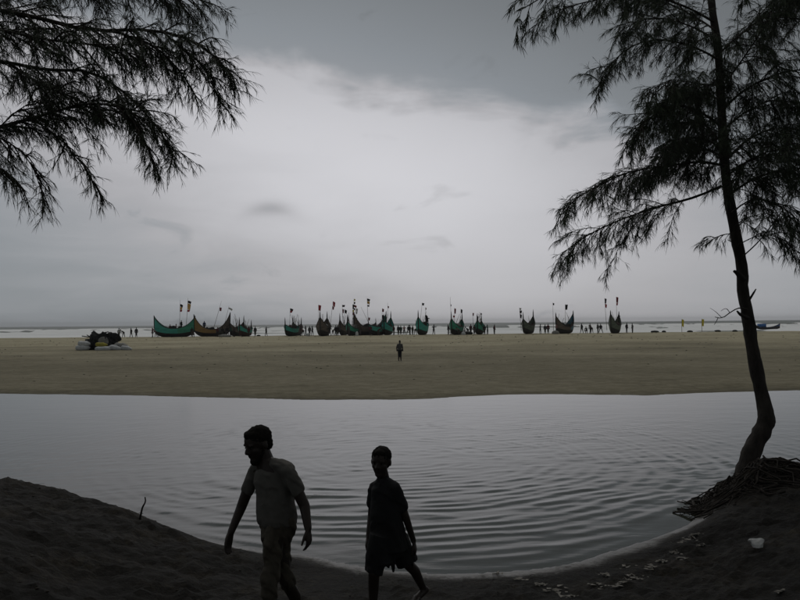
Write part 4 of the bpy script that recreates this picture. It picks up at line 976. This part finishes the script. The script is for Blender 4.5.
LL([(110, 30, 6.2), (150, 44, 6.1), (176, 66, 6.1), (190, 86, 6.1)], .009, dict(l_med, start=.15, sec_len=.34))
LL([(160, 30, 6.2), (200, 64, 6.2), (216, 92, 6.2), (222, 106, 6.2)], .009, dict(l_med, start=.15, sec_len=.26))
LL([(10, 63, 6.9), (40, 84, 6.7), (70, 96, 6.6), (104, 112, 6.6)], .012, dict(l_big, start=.1, sec_len=.4))
LL([(0, 127, 6.4), (16, 112, 6.4), (36, 100, 6.4), (62, 88, 6.4)], .009, dict(l_med, start=.15, sec_len=.35))
for q in range(20):                                   # the rest of its crown, all round the trunk
    z_ = 3.4 + q * .40; a_ = q * 2.4 + 1.2; p0 = np.array([np.interp(z_ + LT[2], ltp[:, 2], ltp[:, k]) for k in range(3)]); Lm = 4.4 * (1 - q / 26)
    if math.cos(a_) > .3 and z_ < 6.2: continue
    P = bez([p0 + np.array([math.cos(a_), math.sin(a_), 0]) * Lm * t2 + np.array([0, 0, .5 * Lm * t2 - .45 * Lm * t2 ** 2]) for t2 in (0, .3, .65, 1)], 10)
    mb = MB(); mb.tube(P - LT, np.linspace(.04 * (1 - q / 28), .008, 10), 6); mb.build('limb', M['bark'], ltree)
    lt.foliate(P, start=.2, step=.24, sec_len=1.1, droop=.8, wid=.012, nlen=.2, dens=.45)
o = obj('twigs', lt.twig_mesh('twigs'), M['twig'], ltree); o.location = -Vector(LT); o['kind'] = 'stuff'
o = obj('crown', lt.crown_mesh('crown'), M['needle'], ltree); o.location = -Vector(LT); o['kind'] = 'stuff'

# --- implied grove behind the viewpoint: unseen trees added to shade the bank
gt = Tree(5); gl = []
gp = bez([(0, 0, -.2), (.15, .1, 2.5), (.1, -.05, 5.5), (.35, .05, 9), (.3, 0, 12.5)], 30)
mb = MB(); mb.tube(gp, np.interp(np.linspace(0, 1, 30), [0, .06, .5, 1], [.27, .2, .14, .03]), 10, True, .1); g_trunk = mb.mesh('trunk')
mb = MB()
for q in range(26):
    z_ = 4.2 + q * .31; a_ = q * 2.4; p0 = np.array([np.interp(z_, gp[:, 2], gp[:, k]) for k in range(3)]); Lm = 4.6 * (1 - q / 34)
    P = bez([p0 + np.array([math.cos(a_), math.sin(a_), 0]) * Lm * t2 + np.array([0, 0, .5 * Lm * t2 - .5 * Lm * t2 ** 2]) for t2 in (0, .3, .65, 1)], 9)
    mb.tube(P, np.linspace(.04 * (1 - q / 34), .008, 9), 5); gt.foliate(P, start=.15, step=.26, sec_len=1.2, droop=.8, wid=.036, nlen=.26, dens=.38)  # broad needle strips thicken these crowns to deepen the shade
g_limb = mb.mesh('limbs'); g_twig = gt.twig_mesh('twigs'); g_crown = gt.crown_mesh('crown')
for x_, y_, a_, s_, lb in ((-3.6, -1.6, .3, 1.0, 'unseen casuarina tree added for shade just behind the viewpoint to its left'), (3.4, -2.2, 2.1, 1.05, 'unseen casuarina tree added for shade just behind the viewpoint to its right'),
                           (8.6, 3.6, 4.0, .95, 'unseen casuarina tree added for shade beyond the right edge of view'), (0.2, -6.5, 5.1, 1.1, 'unseen casuarina tree added for shade farther back straight behind the viewpoint'),
                           (-8.5, -4.5, 1.2, 1.1, 'unseen casuarina tree added for shade farthest back on the left'), (8.2, -6.2, 3.3, 1.1, 'unseen casuarina tree added for shade farthest back on the right')):
    t_ = empty('casuarina_tree', (x_, y_, zg(x_, y_)), a_); t_.scale = (s_, s_, s_); tag(t_, lb, 'tree', 'unseen casuarina trees added to shade the bank')
    for nm, me_, mt in (('trunk', g_trunk, 'bark'), ('limbs', g_limb, 'bark'), ('twigs', g_twig, 'twig'), ('crown', g_crown, 'needle')):
        o = obj(nm, me_, M[mt], t_)
        if nm != 'trunk': o['kind'] = 'stuff'

# ------------------------------------------------------------------ the two people walking past in the foreground
def wrinkle(me, amp, sx, sz, seed):
    V = coords(me); Nn = normals(me)
    f_ = fbm(V[:, 0] * sx + seed, V[:, 2] * sz + V[:, 0] * sx * .6 + V[:, 1] * sx, 3, .55) - .5
    g_ = np.sin((V[:, 2] * 1.0 + V[:, 0] * .8 + 0.5 * f_) * sz * 2.2)
    set_coords(me, V + Nn * (amp * (f_ * 1.6 + 0.25 * g_))[:, None])
def hand(mb, wrist, tip, palm_n, thumb, size=1.0, curl=0.5, grip=0.0):
    """palm and five fingers; palm_n = direction the palm faces, thumb = side the thumb leaves"""
    w_ = np.asarray(wrist, float); ax = np.asarray(tip, float) - w_; ax /= np.linalg.norm(ax)
    th = np.asarray(thumb, float); th = th - ax * th.dot(ax); th /= np.linalg.norm(th); pn = np.asarray(palm_n, float); pn = pn - ax * pn.dot(ax) - th * pn.dot(th); pn /= np.linalg.norm(pn)
    s = size
    for q in (-1, -.33, .33, 1):
        limb(mb, [w_ + th * q * .014 * s, w_ + ax * .088 * s + th * q * .030 * s], [.016 * s, .0125 * s], 8)
    for q, ln in ((1, .072), (.36, .082), (-.32, .076), (-1, .060)):
        k0 = w_ + ax * .088 * s + th * q * .030 * s; c = curl * (1 + .18 * (1 - q))
        d1 = ax * math.cos(c * .5) + pn * math.sin(c * .5); d2 = ax * math.cos(c * 1.25) + pn * math.sin(c * 1.25); d3 = ax * math.cos(c * 1.8) + pn * math.sin(c * 1.8)
        k1 = k0 + d1 * ln * .46 * s; k2 = k1 + d2 * ln * .32 * s; k3 = k2 + d3 * ln * .24 * s
        limb(mb, [k0, k1, k2, k3], [.0105 * s, .0098 * s, .0088 * s, .0074 * s], 8, 3)
    t0 = w_ + ax * .025 * s + th * .022 * s; t1 = t0 + (th * .55 + ax * .75 + pn * .3) * .045 * s; t2 = t1 + (th * .25 + ax * .9 + pn * .35) * .034 * s; t3 = t2 + (ax * .95 + pn * .4) * .024 * s
    limb(mb, [t0, t1, t2, t3], [.016 * s, .0125 * s, .0105 * s, .008 * s], 8, 3)
def foot(mb, ankle, heading, zfloor, s=1.0, lift=0.0):
    a_ = np.asarray(ankle, float); h = np.array([heading[0], heading[1], 0.0]); h /= np.linalg.norm(h); sd = np.array([-h[1], h[0], 0])
    z0 = zfloor + .028 * s
    heel = np.array([a_[0], a_[1], 0]) - h * .045 * s + (0, 0, z0 + lift); ball_ = heel + h * .175 * s + (0, 0, -lift)
    limb(mb, [a_, heel], [.038 * s, .034 * s], 8); limb(mb, [heel, ball_], [.034 * s, .030 * s], 10); limb(mb, [a_, (heel + ball_) / 2 + (0, 0, .02)], [.036 * s, .03 * s], 8)
    for q in (-1, 1): limb(mb, [(heel + ball_) / 2, ball_ + sd * q * .024 * s], [.030 * s, .022 * s], 8)
    for q, ln in ((-1.1, .050), (-.5, .052), (0, .048), (.55, .042), (1.1, .034)):
        b0 = ball_ + sd * q * .026 * s; limb(mb, [b0, b0 + h * ln * s + (0, 0, -.010 * s)], [.014 * s, .010 * s], 6, 3)
def head(mb, c, face, up, s=1.0, beard=False):
    """skull, jaw, nose, brow, lips, ears around the centre c; face = direction it looks"""
    f_ = np.asarray(face, float); f_ /= np.linalg.norm(f_); u_ = np.asarray(up, float); u_ = u_ - f_ * u_.dot(f_); u_ /= np.linalg.norm(u_); l_ = np.cross(u_, f_)
    Rm = np.stack([f_, l_, u_], 1); P_ = lambda a_, b_, c_: c + (f_ * a_ + l_ * b_ + u_ * c_) * s
    mb.ball(P_(-.012, 0, .025), np.array((.098, .077, .092)) * s, Rm, 18, 12)
    mb.ball(P_(.022, 0, -.030), np.array((.066, .060, .085)) * s, Rm, 16, 10)
    mb.ball(P_(.050, 0, -.092), np.array((.034, .036, .026)) * s, Rm, 12, 8)            # chin
    for q in (-1, 1):
        mb.ball(P_(.045, q * .040, -.025), np.array((.028, .022, .026)) * s, Rm)          # cheek
        mb.ball(P_(.068, q * .030, .020), np.array((.016, .026, .010)) * s, Rm)           # brow
        mb.ball(P_(-.012, q * .078, -.008), np.array((.022, .010, .032)) * s, Rm)         # ear
    limb(mb, [P_(.078, 0, .012), P_(.098, 0, -.026)], [.009 * s, .014 * s], 8)           # nose
    for q in (-1, 1): mb.ball(P_(.088, q * .012, -.030), .010 * s)
    mb.ball(P_(.076, 0, -.056), np.array((.014, .024, .007)) * s, Rm); mb.ball(P_(.074, 0, -.066), np.array((.014, .021, .008)) * s, Rm)   # lips
    return P_, Rm
def eyes_and_hair(root, P_, Rm, s, beard=False):
    for q in (-1, 1):
        mb = MB(); mb.ball(P_(.066, q * .031, .002), np.array((.012, .013, .005)) * s, Rm); mb.build('eye', M['eye'], root)
        mb = MB(); mb.ball(P_(.075, q * .031, .002), np.array((.006, .007, .006)) * s, Rm); mb.build('iris', M['hair'], root)
    mb = MB(); mb.ball(P_(-.022, 0, .040), np.array((.100, .081, .083)) * s, Rm, 22, 14); mb.ball(P_(-.050, 0, -.005), np.array((.062, .072, .074)) * s, Rm, 18, 12)
    mb.ball(P_(.030, 0, .080), np.array((.046, .058, .030)) * s, Rm)
    me = organic(mb, 'hair', .008, 4); V = coords(me); set_coords(me, V + normals(me) * (.012 * (fbm(V[:, 0] * 90, V[:, 2] * 90 + V[:, 1] * 60, 2) - .5))[:, None]); obj('hair', me, M['hair'], root)
    if beard:
        mb = MB(); mb.ball(P_(.052, 0, -.104), np.array((.036, .040, .030)) * s, Rm, 12, 8)
        for q in (-1, 1): limb(mb, [P_(.045, q * .036, -.095), P_(.005, q * .062, -.045)], [.018 * s, .012 * s], 8)
        limb(mb, [P_(.084, .02, -.047), P_(.086, -.02, -.047)], [.006, .006], 6)
        obj('beard', organic(mb, 'beard', .008, 3), M['hair'], root)

# --- the man
MY = 6.0
def J(px, py, dy=0.0): return at(px, py, MY + dy)
man = empty('person', (0, 0, 0)); tag(man, 'man in pale undershirt and wrapped lungi walking left along the shore', 'person')
gz = zg(J(270, 600)[0], MY); face = np.array([-.70, -.66, -.30])
mb = MB(); hc = J(257.2, 444.0, -.02); P_, Rm = head(mb, hc, face, (-.05, 0, 1), 1.12)
limb(mb, [J(267, 468, .02), J(261, 450, .0)], [.078, .066], 12)
TA = R(-26)
def sect(px, py, hw, dep, dy=0.0, yaw=TA): return (tuple(J(px, py, dy)), hw * MY / F, dep, yaw)
mb.loft([sect(276, 545, 12, .08), sect(277, 530, 15, .105), sect(277, 515, 17, .115), sect(275, 495, 16.5, .108), sect(273.5, 480, 18, .105), sect(271.5, 468, 14, .085), sect(267, 459, 8, .06)], 22)
shR = J(254.5, 472, .09); shL = J(287.5, 470, -.10)
elR = J(241, 508, .10); wrR = J(231, 532, .0); tiR = J(227, 549, -.04)
elL = J(304.5, 506, -.12); wrL = J(308.0, 528, -.20); tiL = J(309.5, 545, -.22)
limb(mb, [J(264, 466, .03), shR, elR, wrR], [.05, .050, .040, .028], 12); limb(mb, [J(274, 464, -.03), shL, elL, wrL], [.05, .052, .042, .029], 12)
hand(mb, wrR, tiR, (.7, .5, 0), (-.5, -.8, 0), 1.0, .35); hand(mb, wrL, tiL, (-.9, .2, 0), (-.3, -1, 0), 1.02, .55)
knL = J(270, 583, -.14); anL = J(267, 630, -.05); knR = J(285.5, 580, .06); anR = J(300, 624, .28)
limb(mb, [J(275, 538, -.07), knL, (knL + anL) / 2 + (0, .03, .04), anL], [.072, .052, .050, .034], 12)
limb(mb, [J(279, 538, .07), knR, (knR + anR) / 2 + (.01, .03, .04), anR], [.072, .052, .050, .034], 12)
foot(mb, anL, (-.9, -.45), zg(anL[0], anL[1]) - .005); foot(mb, anR, (-.9, -.35), zg(anR[0], anR[1]) - .005, 1.0, .05)
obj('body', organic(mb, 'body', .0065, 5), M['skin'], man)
eyes_and_hair(man, P_, Rm, 1.12, True)
mb = MB()                                             # undershirt with short sleeves
mb.loft([sect(278, 524, 19.6, .140), sect(277.2, 518, 20.6, .150), sect(276.8, 508, 20.4, .150), sect(275.0, 495, 19.6, .132), sect(273.4, 482, 20.0, .124), sect(271.5, 472, 17.0, .100), sect(269.5, 466.5, 11, .070)], 26)
limb(mb, [J(261, 465.5, .05), shR, shR * .5 + elR * .5], [.052, .060, .053], 14); limb(mb, [J(274.5, 463.5, -.04), shL, shL * .42 + elL * .58], [.052, .062, .055], 14)
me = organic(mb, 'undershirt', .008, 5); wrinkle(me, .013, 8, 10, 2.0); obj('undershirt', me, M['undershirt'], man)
mb = MB()                                             # wrapped cloth hitched up to the knee
mb.loft([sect(275.5, 547, 11.5, .10), sect(277.5, 537, 15.5, .122), sect(278.5, 526, 18.2, .134), sect(278, 515, 18.4, .132)], 24)
limb(mb, [J(274.5, 536, -.07), J(272, 556, -.11), J(270.5, 578, -.14), J(269.5, 594, -.13)], [.080, .073, .066, .062], 14); limb(mb, [J(279, 536, .07), J(283, 552, .07), J(286, 574, .07), J(288.5, 584, .10)], [.080, .062, .060, .056], 14)
limb(mb, [J(270, 530, -.14), J(268, 545, -.17), J(266, 556, -.17)], [.03, .035, .02], 10)      # hanging fold of the knot
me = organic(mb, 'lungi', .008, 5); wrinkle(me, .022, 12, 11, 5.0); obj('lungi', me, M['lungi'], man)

# --- the boy
MY = 6.3
boy = empty('person', (0, 0, 0)); tag(boy, 'boy in black shirt and wide black shorts walking behind the man', 'person')
TA = R(-22)
mb = MB(); hc = J(380.8, 461.5, 0); P_, Rm = head(mb, hc, (-.30, -.95, -.12), (0.03, 0, 1), .98)
limb(mb, [J(384, 482, .03), J(381.5, 468, .0)], [.052, .045], 12)
mb.loft([sect(387, 540, 11, .07), sect(386.5, 525, 11, .07), sect(386, 505, 11, .07), sect(385, 492, 11, .07), sect(383.5, 484, 8, .05)], 20)
shR = J(374.5, 487.5, .06); shL = J(395, 488, -.06); elR = J(371.5, 516, .10); wrR = J(368.5, 537, .02); tiR = J(367, 551, -.02)
elL = J(406, 518, -.03); wrL = J(413.5, 541, .02); tiL = J(417, 556, .02)
limb(mb, [J(381, 487, .02), shR, elR, wrR], [.038, .040, .032, .023], 12); limb(mb, [J(387, 487, -.02), shL, elL, wrL], [.038, .040, .032, .023], 12)
hand(mb, wrR, tiR, (.8, .4, 0), (-.4, -.9, 0), .84, .5); hand(mb, wrL, tiL, (-.9, .3, 0), (-.2, -1, 0), .84, .5)
knL = J(374, 573, -.12); anL = J(373, 610, -.06); knR = J(404, 560, .06); anR = J(423, 588, .26)
limb(mb, [J(381.5, 541, .0), knL, (knL + anL) / 2 + (0, .02, .03), anL], [.055, .045, .043, .030], 12)
limb(mb, [J(393, 535, .05), knR, (knR + anR) / 2 + (.01, .02, .02), anR], [.055, .046, .044, .030], 12)
foot(mb, anL, (-.85, -.5), zg(anL[0], anL[1]) - .005, .86)
toe = J(414, 603, .14); bl = anR * .35 + toe * .65                                     # rear foot pushing off on its toes
limb(mb, [anR, anR + (.022, .02, -.02), bl, toe], [.032, .030, .028, .016], 10)
for q in (-1, -.5, 0, .5, 1): limb(mb, [bl + np.array((.02, -.03, 0)) * q, toe + np.array((.022, -.034, 0)) * q + (0, 0, -.004)], [.014, .009], 6)
obj('body', organic(mb, 'body', .006, 5), M['skin'], boy)
eyes_and_hair(boy, P_, Rm, .98)
mb = MB()
mb.loft([sect(387, 522, 17.4, .115), sect(386.6, 512, 16.6, .112), sect(386, 502, 15.6, .100), sect(385.2, 491, 14.0, .092), sect(384.2, 483.5, 11.0, .074), sect(383, 478, 7.0, .056)], 24)
limb(mb, [J(380, 482.5, .02), shR, shR * .45 + elR * .55], [.044, .050, .050], 14); limb(mb, [J(387, 482, -.02), shL, shL * .35 + elL * .65], [.044, .052, .051], 14)
for sd in (-1, 1): limb(mb, [J(382.5 + sd * 5, 476.5, -.03 + .01 * sd), J(382 + sd * 1.5, 484, -.070)], [.013, .010], 8)     # open collar
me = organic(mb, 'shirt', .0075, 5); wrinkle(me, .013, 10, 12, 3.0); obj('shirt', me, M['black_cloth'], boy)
mb = MB()
mb.loft([sect(388.5, 549, 20.5, .14), sect(388, 538, 19, .135), sect(387.5, 524, 17.2, .122), sect(387, 512, 14.6, .106)], 24)
for (x0, y0, d0, x1, y1, d1, r0, r1) in ((381, 535, -.05, 372.8, 573, -.10, .098, .070), (380, 538, -.05, 384, 566, -.12, .09, .062), (395, 535, .04, 408, 563, .05, .10, .092), (390, 538, 0, 396, 558, -.02, .095, .07)):
    a_, b_ = J(x0, y0, d0), J(x1, y1, d1); t = np.linspace(0, 1, 7)[:, None]; mb.tube(a_ * (1 - t) + b_ * t, np.linspace(r0, r1, 7), 16)
for (x_, y_, d_, dy_) in ((369, 566, -.10, 9), (376, 566, -.14, 8), (393, 560, -.08, 11), (388, 560, -.12, 7), (412, 558, .04, 8)): limb(mb, [J(x_, y_, d_), J(x_ + .5, y_ + dy_, d_)], [.024, .010], 8)   # ragged hem
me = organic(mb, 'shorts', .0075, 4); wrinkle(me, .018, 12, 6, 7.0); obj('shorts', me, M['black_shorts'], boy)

# ------------------------------------------------------------------ litter and sticks on the bank
def scrap(px, py, size, label, seed, mt='scrap', name='scrap'):
    z = 0.1
    for _ in range(4): p = on_z(px, py, z); z = zg(p[0], p[1])
    r_ = np.random.default_rng(seed); mb = MB()
    for b_ in range(int(9 + size * 130)):             # torn, curled bits lying together
        a2 = r_.uniform(0, 6.28); q = size * min(abs(r_.normal(0, .6)), 1.1); x_ = p[0] + math.cos(a2) * q * 1.7; y_ = p[1] + math.sin(a2) * q * 1.2
        th = np.sort(r_.uniform(0, 6.28, 7)); rr2 = r_.uniform(.007, .025) * (0.5 + r_.random(7)); tl = r_.normal(0, .35, 2); z0 = zg(x_, y_) + .008
        V = [[math.cos(t_) * k_ * 1.3, math.sin(t_) * k_, 0] for t_, k_ in zip(th, rr2)] + [[0, 0, r_.uniform(.002, .014)]]
        V = np.array(V); V[:, 2] += np.abs(V[:, 0] * tl[0] + V[:, 1] * tl[1]); mb.add(V + (x_ - p[0], y_ - p[1], z0 - p[2]), [(k_, (k_ + 1) % 7, 7) for k_ in range(7)])
    o = mb.build(name, M[mt]); o.location = p
    return tag(o, label, 'litter', 'pale scraps washed up along the near shore')
scraps = [(556, 591, .10, 'ragged pale scrap nearest the bottom edge'), (572, 597, .08, 'pale scrap cut by the bottom edge of view'), (600, 585, .11, 'long pale scrap low on the shore'), (618, 586, .08, 'pale scrap right beside the long low one'),
          (604, 576, .07, 'small pale scrap above the long low one'), (628, 566, .06, 'small pale scrap at the water edge of the trail'), (636, 576, .10, 'broad pale scrap in the middle of the trail'), (650, 568, .10, 'torn pale scrap right of the broad one'),
          (661, 562, .05, 'tiny pale scrap between the torn one and the root patch'), (676, 553, .07, 'pale scrap below the fringe of roots'), (684, 542, .10, 'large crumpled pale scrap at the foot of the roots'), (694, 536, .09, 'pale scrap touching the root fringe'),
          (700, 546, .06, 'pale scrap inland of the root fringe'), (680, 560, .05, 'narrow pale scrap below the large crumpled one'), (496, 575, .04, 'lone pale speck on the wet sand behind the boy'), (520, 580, .05, 'small pale scrap on the wet sand at the left end of the trail'), (540, 586, .06, 'pale scrap between the wet sand and the ragged one'), (779, 594, .03, 'lone pale speck on dark soil at the bottom right')]
for i, (a_, b2, c_, lb) in enumerate(scraps): scrap(a_, b2, c_ * .75, lb, i)
p = on_z(757, 547, .25)
for _ in range(4): p = on_z(757, 547, zg(p[0], p[1]))
r_ = np.random.default_rng(3); V = []; nseg = 12
for k, (z_, w_, d_) in enumerate([(0, .030, .03), (.004, .055, .05), (.04, .066, .045), (.07, .082, .035), (.095, .088, .022), (.105, .05, .006)]):
    for q in range(nseg):
        a_ = q / nseg * 2 * math.pi; j_ = 1 + .35 * (r_.random() - .5); V.append([math.cos(a_) * w_ * j_ + .03 * z_ * 10 * .12, math.sin(a_) * d_ * j_ + .25 * z_, z_ + .018 * r_.random() * (k > 1)])
mb = MB(); mb.add(V, [(k * nseg + q, k * nseg + (q + 1) % nseg, (k + 1) * nseg + (q + 1) % nseg, (k + 1) * nseg + q) for k in range(5) for q in range(nseg)] + [tuple(range(nseg))[::-1], tuple(range(5 * nseg, 6 * nseg))])
me = mb.mesh('plastic_bag', False)
bag = obj('plastic_bag', me, M['plastic']); bag.location = p; bag.scale = (.95, .95, .72); tag(bag, 'crumpled white plastic bag on the dark bank below the tree', 'bag')
def stick(pts, r0, label):
    z = .3; p0 = on_z(pts[0][0], pts[0][1], z)
    for _ in range(4): p0 = on_z(pts[0][0], pts[0][1], z); z = zg(p0[0], p0[1])
    P = bez([at(a_, b2, p0[1]) for a_, b2 in pts], 10); mb = MB(); mb.tube(P - p0, np.linspace(r0, r0 * .5, 10), 6, True, .2); o = mb.build('stick', M['twig']); o.location = p0; return tag(o, label, 'stick')
stick([(140, 519), (142.3, 508), (145.3, 502), (145, 497)], .014, 'short crooked stick standing up from the left bank')
stick([(14, 481), (8, 479), (0, 477.6), (-14, 478)], .012, 'thin stick lying on the bank crest at the left edge')
# fallen needles, twigs and clods on the bank
mb = MB(); r_ = np.random.default_rng(12)
for q in range(2600):
    x_ = r_.uniform(-7.5, 7.5); y_ = r_.uniform(5.0, 12.5); d_ = float(y_shore(x_) - y_)
    if d_ < .25: continue
    z_ = zg(x_, y_); a_ = r_.uniform(0, 6.28)
    if q % 3:
        L = r_.uniform(.02, .08); dv = np.array([math.cos(a_), math.sin(a_), 0]) * L
        mb.tube([np.array((x_, y_, z_ + .004)), np.array((x_, y_, z_ + .012)) + dv * .5, np.array((x_, y_, z_ + .004)) + dv], r_.uniform(.0015, .0035), 3, False)
    else:
        s_ = r_.uniform(.006, .016); mb.ball((x_, y_, z_ - s_ * .1), (s_ * r_.uniform(1, 1.8), s_, s_ * .6), rotz(a_), n=5, m_=4)
tag(mb.build('ground_litter', M['twig']), 'fallen needles, twigs and clods scattered over the dark bank', 'litter', kind='stuff')

# ------------------------------------------------------------------ sea air
mb = MB(); mb.box((0, 1700, 6.0), (3300, 2100, 9.5)); hz = mb.build('haze', None, None, False)
hm = bpy.data.materials.new('sea_air'); hm.use_nodes = True; t = hm.node_tree; t.nodes.clear()
pv_ = N(t, 'ShaderNodeVolumePrincipled'); pv_.inputs['Color'].default_value = (0.99, 0.995, 1.0, 1); pv_.inputs['Density'].default_value = 0.0002
ov = N(t, 'ShaderNodeOutputMaterial'); t.links.new(pv_.outputs[0], ov.inputs['Volume']); hz.data.materials.append(hm)
tag(hz, 'thin pale sea haze filling the air over beach and sea', 'haze', kind='stuff')
